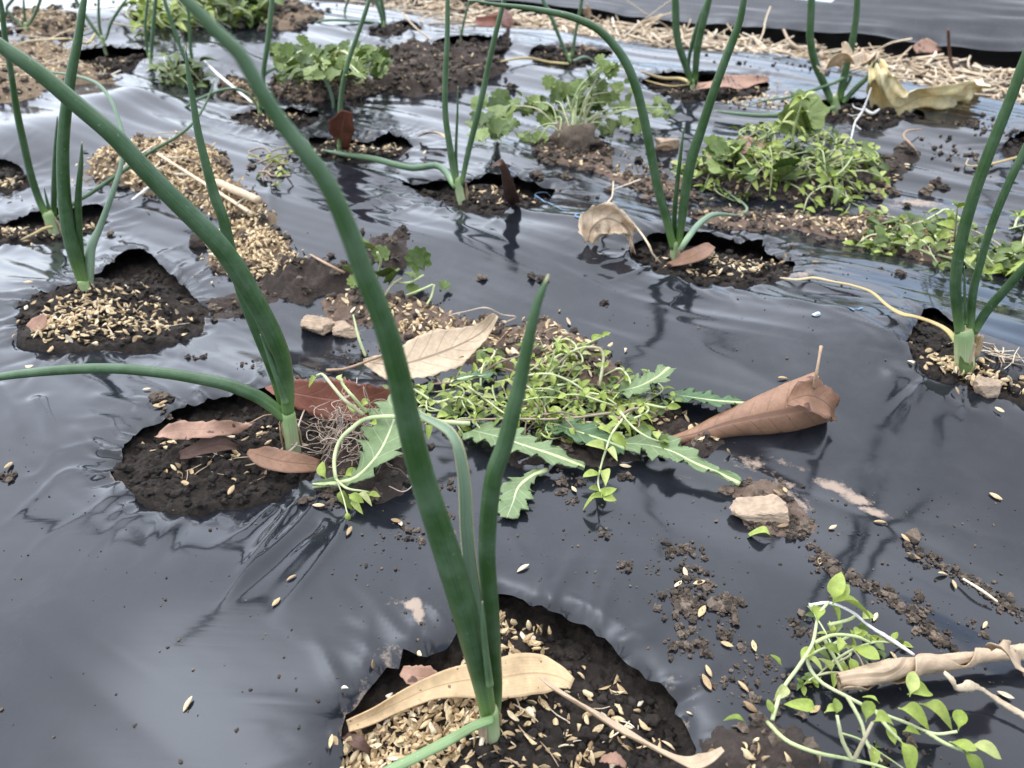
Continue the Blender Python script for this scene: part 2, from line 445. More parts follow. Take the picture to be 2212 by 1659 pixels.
def lerp_list(L, t):
    if not isinstance(L, (list, tuple)): return L
    x = t * (len(L) - 1); i = min(len(L) - 2, int(x)); return L[i] + (L[i + 1] - L[i]) * (x - i)
def ribbon(pts, width, roll=0.0, curl=0.0, n=30, m=8, serr=(0, 0), wav=(0, 0), th=.0004, up=Vector((0, 0, 1)), seed=0, cup=0.0, skew=0.0, spiral=0.0, crumple=0.0):
    """a leaf blade along pts: width, roll and curl may be lists along the length; curl is the arc the blade bends through"""
    S = spline(pts, n); F = frames(S[:, :3], up); rr = random.Random(seed); ph = rr.uniform(0, 6)
    top_v = []; U = []; Nn = []
    for i in range(n):
        t = i / (n - 1); T, s, b = F[i]; rl = lerp_list(roll, t)
        s2 = s * math.cos(rl) + b * math.sin(rl); b2 = b * math.cos(rl) - s * math.sin(rl)
        w = max(lerp_list(width, t), 2e-5); cu = lerp_list(curl, t)
        for k in range(m + 1):
            q = 2 * k / m - 1
            ww = w
            if serr[0] and abs(q) > .99:
                z = (t * serr[1] + (0.37 if q > 0 else 0)) % 1.0
                ww = w * (1 + serr[0] * (z * 1.2 - .6)) + w * .12 * rr.uniform(-1, 1) * serr[0]
            if abs(cu) > 1e-3:
                rad = w / cu * (1 + spiral * q); a = q * cu / 2
                off = s2 * (math.sin(a) * rad) * (ww / w) * 1.0 + b2 * (rad * (1 - math.cos(a)))
            else:
                off = s2 * (q * ww / 2)
            off = off + b2 * (wav[0] * math.sin(wav[1] * t * 6.283 + ph + (1.7 if q > 0 else 0)) * abs(q) ** 1.5) + b2 * (cup * w * (1 - abs(q)) * -.5)
            off = off + T * (skew * abs(q) * w)
            if crumple:
                off = off + b2 * (crumple * float(vnoise(np.array([q * 2.3 + seed]), np.array([t * 9 + seed * 3]), seed)[0])) + T * (crumple * .5 * float(vnoise(np.array([q * 2 - seed]), np.array([t * 8]), seed + 7)[0]))
            top_v.append(Vector(S[i, :3]) + off); U.append(((q + 1) / 2, t)); Nn.append(b2 if abs(cu) < 1e-3 else (b2 * math.cos(q * cu / 2) - s2 * math.sin(q * cu / 2)))
    W = m + 1; N = len(top_v)
    V = [p + nn * (th / 2) for p, nn in zip(top_v, Nn)] + [p - nn * (th / 2) for p, nn in zip(top_v, Nn)]
    fc = []
    for i in range(n - 1):
        for k in range(m):
            a, b, c, d = i * W + k, i * W + k + 1, (i + 1) * W + k + 1, (i + 1) * W + k
            fc.append((a, b, c, d)); fc.append((N + d, N + c, N + b, N + a))
    rim = [k for k in range(W)] + [i * W + m for i in range(1, n)] + [(n - 1) * W + k for k in range(m - 1, -1, -1)] + [i * W for i in range(n - 2, 0, -1)]
    for i in range(len(rim)):
        a, b = rim[i], rim[(i + 1) % len(rim)]
        fc.append((b, a, N + a, N + b))
    return V, fc, U + [(a, b + 2.0) for a, b in U]     # v + 2 marks the underside

# ------------------------------------------------------------------ materials
class NT:
    def __init__(s, name):
        s.m = bpy.data.materials.new(name); s.m.use_nodes = True
        s.n = s.m.node_tree.nodes; s.l = s.m.node_tree.links
        s.b = s.n["Principled BSDF"]
    def N(s, t, **k):
        x = s.n.new(t)
        for a, v in k.items(): setattr(x, a, v)
        return x
    def L(s, a, b): s.l.new(a, b)
    def tex(s, scale, detail=4, vec=None, rough=.55, dist=0):
        x = s.N("ShaderNodeTexNoise"); x.inputs["Scale"].default_value = scale; x.inputs["Detail"].default_value = detail
        x.inputs["Roughness"].default_value = rough; x.inputs["Distortion"].default_value = dist
        if vec is not None: s.L(vec, x.inputs["Vector"])
        return x.outputs["Fac"]
    def obj(s): return s.N("ShaderNodeTexCoord").outputs["Object"]
    def uv(s): return s.N("ShaderNodeTexCoord").outputs["UV"]
    def ramp(s, fac, stops):
        r = s.N("ShaderNodeValToRGB"); e = r.color_ramp.elements
        while len(e) < len(stops): e.new(0.5)
        for el, (p, c) in zip(e, stops): el.position = p; el.color = (*c, 1) if len(c) == 3 else c
        s.L(fac, r.inputs[0]); return r.outputs[0]
    def rng(s, fac, a, b, c, d):
        r = s.N("ShaderNodeMapRange"); r.inputs[1].default_value = a; r.inputs[2].default_value = b; r.inputs[3].default_value = c; r.inputs[4].default_value = d
        s.L(fac, r.inputs[0]); return r.outputs[0]
    def math(s, op, a, b=0.0):
        x = s.N("ShaderNodeMath", operation=op)
        for i, q in enumerate((a, b)):
            if isinstance(q, (int, float)): x.inputs[i].default_value = q
            else: s.L(q, x.inputs[i])
        return x.outputs[0]
    def mix(s, fac, a, b, mode='MIX'):
        x = s.N("ShaderNodeMix", data_type='RGBA', blend_type=mode)
        for i, q in ((0, fac), (6, a), (7, b)):
            if isinstance(q, (int, float)): x.inputs[i].default_value = q
            elif isinstance(q, tuple): x.inputs[i].default_value = (*q, 1)
            else: s.L(q, x.inputs[i])
        return x.outputs[2]
    def bump(s, h, strength, dist):
        x = s.N("ShaderNodeBump"); x.inputs["Strength"].default_value = strength; x.inputs["Distance"].default_value = dist
        s.L(h, x.inputs["Height"]); s.L(x.outputs[0], s.b.inputs["Normal"]); return x
    def map(s, vec, scale=(1, 1, 1), rot=(0, 0, 0)):
        x = s.N("ShaderNodeMapping"); x.inputs["Scale"].default_value = scale; x.inputs["Rotation"].default_value = rot
        s.L(vec, x.inputs["Vector"]); return x.outputs[0]
    def rand(s):                    # one number per object, and per loose piece of a joined mesh
        o = s.N("ShaderNodeObjectInfo").outputs["Random"]; g = s.N("ShaderNodeNewGeometry").outputs["Random Per Island"]
        return s.math('FRACT', s.math('ADD', o, g))
    def thin(s, c, rough, amount):      # thin tissue that lets some light through
        s.set(Base_Color=c, Roughness=rough)
        tr = s.N("ShaderNodeBsdfTranslucent"); mx = s.N("ShaderNodeMixShader"); mx.inputs[0].default_value = amount
        s.L(c, tr.inputs["Color"]); s.L(s.b.outputs[0], mx.inputs[1]); s.L(tr.outputs[0], mx.inputs[2])
        s.L(mx.outputs[0], s.n["Material Output"].inputs["Surface"])
        return s.m
    def set(s, **k):
        for a, v in k.items():
            i = s.b.inputs[a.replace('_', ' ')]
            if isinstance(v, (int, float)): i.default_value = v
            elif isinstance(v, tuple): i.default_value = (*v, 1)
            else: s.L(v, i)
        return s.m

def mat_film(name):
    k = NT(name); o = k.obj()
    st = k.map(o, (1, .12, 1), (0, 0, R(32.2 - 90)))
    st2 = k.map(o, (.05, 1, 1), (0, 0, R(32.2)))
    big = k.tex(7, 3, o); fine = k.tex(220, 5, o, .7); mid = k.tex(38, 5, o, .65, .4); lines = k.tex(55, 4, st2)
    at = k.N("ShaderNodeAttribute", attribute_name="dust")
    haze = k.math('MULTIPLY', k.rng(mid, .42, .72, 0, 1), k.rng(big, .35, .65, .15, 1))
    stain = k.rng(k.math('ADD', at.outputs["Fac"], k.math('MULTIPLY', k.math('SUBTRACT', fine, .5), 1.1)), .45, .75, 0, 1)
    stain = k.math('MULTIPLY', stain, k.rng(at.outputs["Fac"], .05, .3, 0, 1))
    c0 = k.mix(k.math('MULTIPLY', haze, .07), (.010, .011, .014), (.24, .23, .24))
    c1 = k.mix(k.math('MULTIPLY', stain, .85), c0, (.34, .25, .18))
    rg = k.math('ADD', k.math('ADD', k.rng(haze, 0, 1, .085, .24), k.math('MULTIPLY', stain, .45)), k.rng(big, .3, .7, -.02, .05))
    h = k.math('ADD', k.math('MULTIPLY', lines, .6), k.math('MULTIPLY', fine, .03))
    k.bump(h, .07, .004)
    return k.set(Base_Color=c1, Roughness=rg, IOR=1.405)
def mat_soil(name, a, b, scale=160, rough=.95, bd=.0022):
    k = NT(name); o = k.obj()
    n = k.tex(scale, 6, o, .7); n2 = k.tex(scale * .16, 3, o)
    c = k.mix(n2, k.ramp(n, [(.3, tuple(x * .55 for x in a)), (.5, a), (.72, b)]), a)
    k.bump(k.tex(scale * 2.2, 6, o, .75), .9, bd)
    return k.set(Base_Color=c, Roughness=rough)
def mat_var(name, stops, rough=.7, grain=0, gscale=300, bump=.3, thin=0):
    """colour picked per piece from a ramp, with a little grain"""
    k = NT(name); c = k.ramp(k.rand(), stops); o = k.obj()
    if grain:
        n = k.tex(gscale, 4, o, .65)
        c = k.mix(1.0, c, k.ramp(n, [(.3, (1 - grain,) * 3), (.7, (1 + grain * .4,) * 3)]), 'MULTIPLY')
        if bump: k.bump(n, bump, .0008)
    if thin: return k.thin(c, rough, thin)
    return k.set(Base_Color=c, Roughness=rough)
def mat_onion(name, base, mid, tip, rough=.36, streak=.34):
    k = NT(name); uv = k.uv()
    sep = k.N("ShaderNodeSeparateXYZ"); k.L(uv, sep.inputs[0])
    c = k.ramp(sep.outputs[1], [(0.0, base), (.12, mid), (.6, mid), (.985, tip), (.998, (.40, .36, .18))])
    st = k.tex(1, 3, k.map(uv, (46, 2.2, 1))); o = k.obj(); wax = k.tex(55, 5, o, .7); dots = k.tex(420, 2, o)
    c = k.mix(1.0, c, k.ramp(st, [(.3, (1 - streak,) * 3), (.7, (1 + streak,) * 3)]), 'MULTIPLY')
    c = k.mix(k.rng(wax, .42, .72, 0, .26), c, (.22, .29, .20))
    c = k.mix(k.rng(dots, .70, .76, 0, .35), c, (.35, .42, .36))
    k.bump(st, .45, .0006)
    return k.set(Base_Color=c, Roughness=k.rng(wax, .3, .7, rough - .06, rough + .14), IOR=1.43)
def mat_blade(name, face, back, vein, nveins=9, rough=.7, spots=None, edgec=None, straight=False, spot_scale=130, spot_lo=.62):
    """dry or fresh leaf: midrib and side veins from the leaf's own UV, blotches, spots"""
    k = NT(name); uv = k.uv(); o = k.obj()
    sep = k.N("ShaderNodeSeparateXYZ"); k.L(uv, sep.inputs[0])
    under = k.math('GREATER_THAN', sep.outputs[1], 1.5)
    q = k.math('ABSOLUTE', k.math('SUBTRACT', sep.outputs[0], .5))
    if straight:
        ph = k.math('MULTIPLY', sep.outputs[0], nveins)
    else:
        ph = k.math('MULTIPLY', k.math('SUBTRACT', sep.outputs[1], k.math('MULTIPLY', q, .34)), nveins)
    tri = k.math('ABSOLUTE', k.math('SUBTRACT', k.math('FRACT', ph), .5))
    side = k.rng(tri, .0, .07, 1, 0)
    midr = k.rng(q, .012, .035, 1, 0)
    vmask = k.math('MAXIMUM', midr, k.math('MULTIPLY', side, .6))
    n = k.tex(60, 5, o, .65); n2 = k.tex(300, 4, o, .7)
    f = k.mix(under, face, back)
    c = k.mix(1.0, f, k.ramp(n, [(.3, (.72, .70, .68)), (.7, (1.15, 1.12, 1.1))]), 'MULTIPLY')
    c = k.mix(1.0, c, k.ramp(n2, [(.3, (.85,) * 3), (.7, (1.08,) * 3)]), 'MULTIPLY')
    c = k.mix(k.math('MULTIPLY', vmask, .7), c, vein)
    if edgec: c = k.mix(k.rng(q, .40, .5, 0, .75), c, edgec)
    if spots: c = k.mix(k.rng(k.tex(spot_scale, 2, o), spot_lo, spot_lo + .04, 0, .9), c, spots)
    hgt = k.math('ADD', k.math('MULTIPLY', vmask, -.8), k.math('MULTIPLY', n2, .5))
    k.bump(hgt, .45, .0007)
    return k.thin(c, rough, .25)

M = {}
M['film'] = mat_film("black_film")
M['soil'] = mat_soil("dark_moist_soil", (.031, .021, .0135), (.115, .080, .052), 210, .95, .0045)
M['heapsoil'] = mat_soil("crumbly_soil", (.048, .033, .024), (.12, .083, .060), 240)
M['drysoil'] = mat_soil("dry_soil", (.16, .105, .072), (.32, .22, .155), 240)
M['hullsoil'] = mat_soil("soil_with_chaff", (.19, .13, .078), (.44, .315, .19), 300)
M['clod'] = mat_var("soil_crumb", [(0, (.040, .029, .019)), (.5, (.080, .057, .039)), (1, (.16, .117, .080))], .95, .5, 500, .8)
M['hull'] = mat_var("rice_hull", [(0, (.26, .165, .080)), (.2, (.50, .345, .175)), (.6, (.66, .48, .255)), (.9, (.76, .59, .36)), (1, (.80, .69, .50))], .7, .30, 900, .4)
M['straw'] = mat_var("straw", [(0, (.24, .16, .10)), (.25, (.50, .37, .23)), (.7, (.68, .53, .35)), (1, (.76, .66, .50))], .65, .3, 500, .3)
M['stone'] = mat_var("pale_clod", [(0, (.37, .265, .175)), (1, (.42, .305, .205))], .95, .35, 140, .8)
M['onion'] = mat_onion("onion_leaf", (.14, .24, .060), (.031, .074, .017), (.050, .100, .033))
M['onion_far'] = mat_onion("onion_leaf_waxy", (.19, .29, .10), (.066, .122, .048), (.100, .160, .078))
M['onion_grey'] = mat_onion("onion_leaf_grey", (.22, .30, .15), (.165, .235, .145), (.20, .27, .16), .5)
M['sheath'] = mat_onion("onion_sheath", (.56, .56, .36), (.42, .47, .24), (.24, .35, .12), .4, .18)
M['oldleaf'] = mat_onion("old_onion_leaf", (.16, .26, .09), (.20, .28, .12), (.16, .25, .10), .55, .25)
M['yellowing'] = mat_onion("yellowing_onion_leaf", (.36, .36, .12), (.46, .32, .12), (.50, .38, .22), .55, .3)
M['root'] = mat_var("root", [(0, (.24, .165, .11)), (.6, (.38, .28, .20)), (1, (.54, .44, .35))], .8)
M['white_root'] = mat_var("white_root", [(0, (.62, .57, .50)), (1, (.75, .72, .66))], .7)
M['weed'] = mat_var("chickweed_leaf", [(0, (.18, .24, .030)), (.35, (.33, .41, .065)), (.8, (.46, .53, .12)), (1, (.54, .55, .22))], .5, .25, 350, .25, .35)
M['weed_mid'] = mat_var("lobed_weed_leaf", [(0, (.10, .155, .028)), (.5, (.19, .26, .050)), (1, (.29, .36, .10))], .5, .25, 350, .25, .3)
M['weed_dark'] = mat_var("weed_leaf_dark", [(0, (.070, .115, .020)), (.5, (.125, .185, .035)), (1, (.23, .29, .075))], .5, .25, 350, .25, .35)
M['weed_stem'] = mat_var("weed_stem", [(0, (.42, .47, .20)), (.7, (.52, .56, .28)), (1, (.42, .34, .22))], .5, .2, 300, .2)
M['brown_stem'] = mat_var("brown_stem", [(0, (.20, .13, .09)), (1, (.33, .25, .16))], .6, .2, 300, .2)
M['thistle'] = mat_blade("sow_thistle_leaf", (.19, .27, .11), (.26, .34, .17), (.50, .55, .33), 7, .55)
M['thistle_dark'] = mat_blade("sow_thistle_leaf_dark", (.085, .165, .060), (.15, .23, .12), (.36, .44, .22), 7, .5)
M['lf_brown'] = mat_blade("brown_leaf", (.33, .175, .098), (.37, .205, .118), (.20, .10, .06), 9, .55, spots=(.10, .045, .03), spot_lo=.66, edgec=(.20, .10, .065))
M['lf_beige'] = mat_blade("beige_leaf", (.72, .56, .38), (.64, .48, .32), (.20, .13, .08), 9, .65)
M['lf_red'] = mat_blade("red_brown_leaf", (.27, .095, .055), (.26, .10, .06), (.36, .17, .11), 8, .6, spots=(.08, .035, .02), spot_lo=.72)
M['lf_pink'] = mat_blade("spotted_pink_leaf", (.52, .305, .205), (.40, .225, .15), (.50, .32, .225), 8, .65, spots=(.09, .045, .03), spot_lo=.58)
M['lf_dark'] = mat_blade("dark_brown_leaf", (.14, .075, .05), (.16, .09, .06), (.08, .04, .03), 8, .65)
M['lf_tan'] = mat_blade("tan_strap_leaf", (.74, .53, .29), (.62, .42, .22), (.50, .34, .18), 14, .6, spots=(.16, .09, .05), spot_lo=.68, straight=True, spot_scale=260)
M['lf_straw'] = mat_blade("straw_strap_leaf", (.68, .52, .35), (.58, .42, .26), (.44, .32, .20), 16, .65, straight=True)
M['lf_roll'] = mat_blade("rolled_dry_leaf", (.66, .50, .33), (.42, .28, .17), (.34, .23, .14), 26, .65, straight=True)
M['lf_yellow'] = mat_blade("withered_yellow_leaf", (.84, .72, .40), (.86, .77, .50), (.58, .44, .22), 8, .55)
M['stalk'] = mat_var("leaf_stalk", [(0, (.30, .18, .10)), (1, (.42, .28, .17))], .6, .3, 300, .2)
M['chalk'] = mat_var("blue_chalk", [(0, (.11, .22, .35)), (1, (.17, .30, .44))], .7, .5, 260, .2)
M['white'] = mat_var("white_plastic", [(0, (.50, .58, .60)), (1, (.52, .60, .62))], .4)
# ------------------------------------------------------------------ the setting: ground, soil, film
def grid_mesh(xs, ys, zf):
    X, Y = np.meshgrid(xs, ys)
    return X, Y, zf(X, Y)
def quads(nx, ny):
    i = np.arange(ny - 1)[:, None] * nx + np.arange(nx - 1)[None, :]
    return np.stack([i, i + 1, i + nx + 1, i + nx], -1).reshape(-1, 4)
def np_mesh(name, co, faces, mat, smooth=True):
    used = np.unique(faces); mp = np.full(len(co), -1); mp[used] = np.arange(len(used))
    co = co[used]; faces = mp[faces]
    me = bpy.data.meshes.new(name)
    me.vertices.add(len(co)); me.vertices.foreach_set("co", co.astype(np.float32).ravel())
    me.loops.add(faces.size); me.loops.foreach_set("vertex_index", faces.astype(np.int32).ravel())
    me.polygons.add(len(faces)); me.polygons.foreach_set("loop_start", np.arange(0, faces.size, faces.shape[1], dtype=np.int32))
    me.polygons.foreach_set("use_smooth", np.full(len(faces), smooth))
    me.update(calc_edges=True); me.validate()
    me.materials.append(mat)
    o = bpy.data.objects.new(name, me); COL.objects.link(o)
    return o, used
def spaced(stops):
    out = [stops[0][0]]
    for (a, s0), (b, s1) in zip(stops[:-1], stops[1:]):
        x = out[-1]
        while x < b - 1e-6:
            t = (x - a) / (b - a); x += s0 + (s1 - s0) * t; out.append(x)
    return np.array(out)

g = 60.0
xs = np.r_[-g, -8, np.linspace(-3, 3, 61), 8, g]; ys = np.r_[-g, -8, np.linspace(-3, 4, 71), 9, g]
X, Y, Z = grid_mesh(xs, ys, lambda x, y: -.075 + .006 * fbm(x, y, .2, 3, 2))
gr, _ = np_mesh("ground", np.stack([X, Y, Z], -1).reshape(-1, 3), quads(len(xs), len(ys)), M['drysoil'])
tag(gr, kind="structure")

# furrow between the two beds
ss = spaced([(-1.9, .03), (-.6, .010), (0, .005), (.9, .005), (1.9, .03)]); ts = spaced([(-.06, .006), (.0, .004), (.24, .005), (.34, .01)])
SS, TT = np.meshgrid(ss, ts)
FX = EP[0] + SS * ED[0] + TT * EN[0]; FY = EP[1] + SS * ED[1] + TT * EN[1]
FZ = furrow(FX, FY) + .0018 * fbm(FX, FY, .010, 2, 15) - .02 * sm(.22, .30, TT) - .02 * (1 - sm(-.06, -.02, TT))
fo, _ = np_mesh("furrow_soil", np.stack([FX, FY, FZ], -1).reshape(-1, 3), quads(len(ss), len(ts)), M['soil'])
tag(fo, kind="structure")

# soil showing in the planting holes
cos, fcs, nb = [], [], 0
for o in HOLES:
    st = .0014 * max(1, o.c[1] / .35)
    xs = np.arange(o.lo[0] - .03, o.hi[0] + .03, st); ys = np.arange(o.lo[1] - .03, o.hi[1] + .03, st)
    X, Y = np.meshgrid(xs, ys)
    d, _, _ = poly_sdf(o.poly[::2], X, Y)
    Z = soil_in(o, X, Y) + .0013 * fbm(X, Y, .0045 * max(1, o.c[1] / .5), 3, 61, .75)
    Fz = film(X, Y)
    Z = np.where(d < 0, np.minimum(Z, Fz + .004 - .004 * sm(-.004, 0, d)), np.minimum(Z, Fz - .003 - np.minimum(d * .4, .006)))
    cos.append(np.stack([X, Y, Z], -1).reshape(-1, 3)); fcs.append(quads(len(xs), len(ys)) + nb); nb += X.size
so, _ = np_mesh("bed_soil", np.concatenate(cos), np.concatenate(fcs), M['soil'])
tag(so, kind="structure")

# the film, with the holes cut out of it
xs = spaced([(-3.0, .08), (-1.15, .012), (-.75, .0055), (-.25, .0021), (.25, .0021), (.75, .0055), (1.15, .012), (3.0, .08)])
ys = spaced([(-1.2, .06), (.02, .006), (.12, .0021), (.62, .0026), (1.1, .0055), (1.75, .007), (2.1, .03), (4.2, .1)])
X, Y = np.meshgrid(xs, ys)
cell = np.minimum(np.gradient(xs)[None, :] * np.ones_like(Y), np.gradient(ys)[:, None] * np.ones_like(X))
X2, Y2 = X.copy(), Y.copy(); rimd = np.full(X.shape, 1.0)
fq = quads(len(xs), len(ys)); cx = X.ravel()[fq].mean(1); cy = Y.ravel()[fq].mean(1)
dead = np.zeros(len(fq), bool)
snaps = []
for o in HOLES:
    m = np.where((cx > o.lo[0] - .02) & (cx < o.hi[0] + .02) & (cy > o.lo[1] - .02) & (cy < o.hi[1] + .02))[0]
    d, _, _ = poly_sdf(o.poly, cx[m], cy[m])
    dm = m[d < 0]; live = m[d >= 0]; dead[dm] = True
    rimv = np.intersect1d(np.unique(fq[dm]), np.unique(fq[live]))          # corners on the cut line slide onto it
    d2, qx, qy = poly_sdf(o.poly, X.ravel()[rimv], Y.ravel()[rimv])
    X2.ravel()[rimv] = qx; Y2.ravel()[rimv] = qy
    nv = np.unique(fq[live]); d3, _, _ = poly_sdf(o.poly, X.ravel()[nv], Y.ravel()[nv])
    rimd.ravel()[nv] = np.minimum(rimd.ravel()[nv], np.maximum(d3, 0)); rimd.ravel()[rimv] = 0
dead |= (edge(cx, cy) + .006 * vnoise(cx * 30, cy * 30, 8)) > .004
Z = film(X2, Y2)
Z = Z + np.exp(-rimd / .0035) * (.0022 * vnoise(X2 * 55, Y2 * 55, 14) - .0010) + .0008 * np.exp(-rimd / .002) * vnoise(X2 * 220, Y2 * 220, 4)     # the cut lip turns down a little
fq = fq[~dead]
flm, used = np_mesh("mulch_film", np.stack([X2, Y2, Z], -1).reshape(-1, 3), fq, M['film'])
dust = np.zeros(X.shape)
for u, v, rx, ry, rot, a in [(1800, 1050, .013, .006, -32, .9), (1845, 1075, .012, .006, -32, .9), (1885, 1105, .011, .005, -25, .9), (1700, 1045, .008, .005, -30, .7),
        (895, 1305, .0045, .004, 0, 1.1), (905, 1330, .003, .006, 20, 1.0), (835, 1420, .010, .010, 30, .55), (860, 1300, .012, .008, 0, .42), (790, 1490, .008, .010, 0, .45),
        (1985, 438, .030, .012, -10, .8), (1930, 445, .014, .008, 0, .6), (1735, 590, .016, .008, 0, .7), (1680, 1075, .024, .016, -30, .8), (1620, 1000, .02, .012, -30, .6),
        (1700, 1000, .02, .004, -33, .6), (1480, 1030, .012, .006, -20, .45), (1130, 1170, .02, .02, 0, .3), (960, 1150, .02, .008, 0, .5), (700, 690, .03, .012, 0, .55),
        (760, 720, .02, .01, 0, .5), (1240, 830, .05, .02, -30, .38), (1300, 840, .02, .01, -30, .45), (430, 540, .03, .02, 0, .35), (130, 640, .03, .02, 0, .3),
        (1100, 300, .05, .03, 0, .35), (1450, 450, .06, .02, -20, .5), (1900, 480, .06, .015, -15, .45), (1450, 1470, .01, .012, 0, .4), (1520, 1500, .02, .02, 0, .35), (1850, 640, .05, .012, -32, .35)]:
    p = A(u, v); c, s = math.cos(R(rot)), math.sin(R(rot))
    ax = (X - p.x) * c + (Y - p.y) * s; ay = -(X - p.x) * s + (Y - p.y) * c
    dust = np.maximum(dust, a * np.exp(-(ax / rx) ** 2 - (ay / ry) ** 2))
rimdust = np.exp(-rimd / .005) * sm(-.1, .8, fbm(X, Y, .02, 2, 66)) * .55
dust = np.maximum(dust, rimdust)
at = flm.data.attributes.new("dust", 'FLOAT', 'POINT'); at.data.foreach_set("value", dust.ravel()[used].astype(np.float32))
tag(flm, "glossy black plastic mulch film with torn planting holes stretched over the onion bed", "plastic sheet")

# the next bed's film beyond the furrow
ss = spaced([(-2.6, .05), (-.8, .02), (0, .006), (.9, .006), (1.6, .03), (3, .1)]); ts = spaced([(.215, .004), (.30, .005), (.5, .02), (1.6, .08)])
SS, TT = np.meshgrid(ss, ts)
T2 = TT + .12 * np.clip(SS, -.3, 1.2) + .010 * fbm(SS, SS * 0, .16, 2, 5) * (1 - sm(.23, .33, TT))
FX = EP[0] + SS * ED[0] + T2 * EN[0]; FY = EP[1] + SS * ED[1] + T2 * EN[1]
FZ = -.014 + .065 * sm(.19, .40, TT) + .0034 * fbm(SS * .10, TT, .03, 3, 25) + .003 * fbm(SS, TT, .12, 2, 26) - .006 * (1 - sm(.215, .235, TT)) + .0035 * fbm(SS, TT * 0, .07, 2, 29) * (1 - sm(.215, .26, TT))
f2, _ = np_mesh("mulch_film", np.stack([FX, FY, FZ], -1).reshape(-1, 3), quads(len(ss), len(ts)), M['film'])
tag(f2, "wrinkled black plastic mulch film of the next bed, beyond the straw-strewn furrow", "plastic sheet")

# low heaps of soil and chaff on the film
looks = {'soil': 'heapsoil', 'dry': 'drysoil', 'hull': 'hullsoil'}
mlabel = {0: "heap of pale rice hulls with no straw beside a clump of dark soil", 1: "dark crumbly soil heap between the pale hull heap and two pale clods", 2: "long patch of dry pinkish soil and chaff under the beige leaf",
 3: "heap of rice hulls with a thick straw stick lying on it", 4: "blocky dark soil clod standing alone on smooth film", 5: "dark soil heap under the sprawling weed with one broad green leaf", 6: "thin band of rice hulls and soil running to the small-leaved weed",
 7: "thin scatter of chaff in front of the lobed-leaf weed with bare roots", 8: "dark soil heap beside the bushy green weed", 9: "chaff patch in front of the bushy green weed", 10: "broad chaff heap crossed by a thin arching onion leaf",
 11: "small far chaff heap among the upper onion stems", 12: "small chaff heap next to a drooping onion leaf", 13: "round chaff clump behind the bushy green weed", 14: "dry soil smear around the squarish pale clod", 15: "dark soil heap under the uprooted chickweed with the rolled dry leaf",
 16: "dark soil under the tangled pale roots", 17: "soil patch at the narrow tip of the rolled brown leaf", 18: "soil shaken out under the big chickweed tangle", 19: "soil spilling over the film beside the hull-filled hole"}
for o in MOUNDS:
    st = .0016 * max(1, o.c[1] / .4)
    xs = np.arange(o.lo[0] - .012, o.hi[0] + .012, st); ys = np.arange(o.lo[1] - .012, o.hi[1] + .012, st)
    X, Y = np.meshgrid(xs, ys); base = film(X, Y); z, t = mound_z(o, X, Y, base)
    inh = np.zeros(X.shape, bool)
    for q in HOLES:
        m = (X > q.lo[0]) & (X < q.hi[0]) & (Y > q.lo[1]) & (Y < q.hi[1])
        if m.any():
            dd, _, _ = poly_sdf(q.poly, X[m], Y[m]); inh[m] |= dd < .001
    z = np.where(t < .02, base - .0012, z + .0003)
    fq = quads(len(xs), len(ys)); ok = ((t.ravel()[fq] > .02).any(1)) & ~inh.ravel()[fq].any(1)
    if ok.sum() < 4: continue
    mo, _ = np_mesh("soil_heap" if o.look != 'hull' else "chaff_heap", np.stack([X, Y, z], -1).reshape(-1, 3), fq[ok], M[looks[o.look]])
    tag(mo, mlabel[o.k], "soil heap" if o.look != 'hull' else "chaff heap", "heaps of soil and chaff on the film")

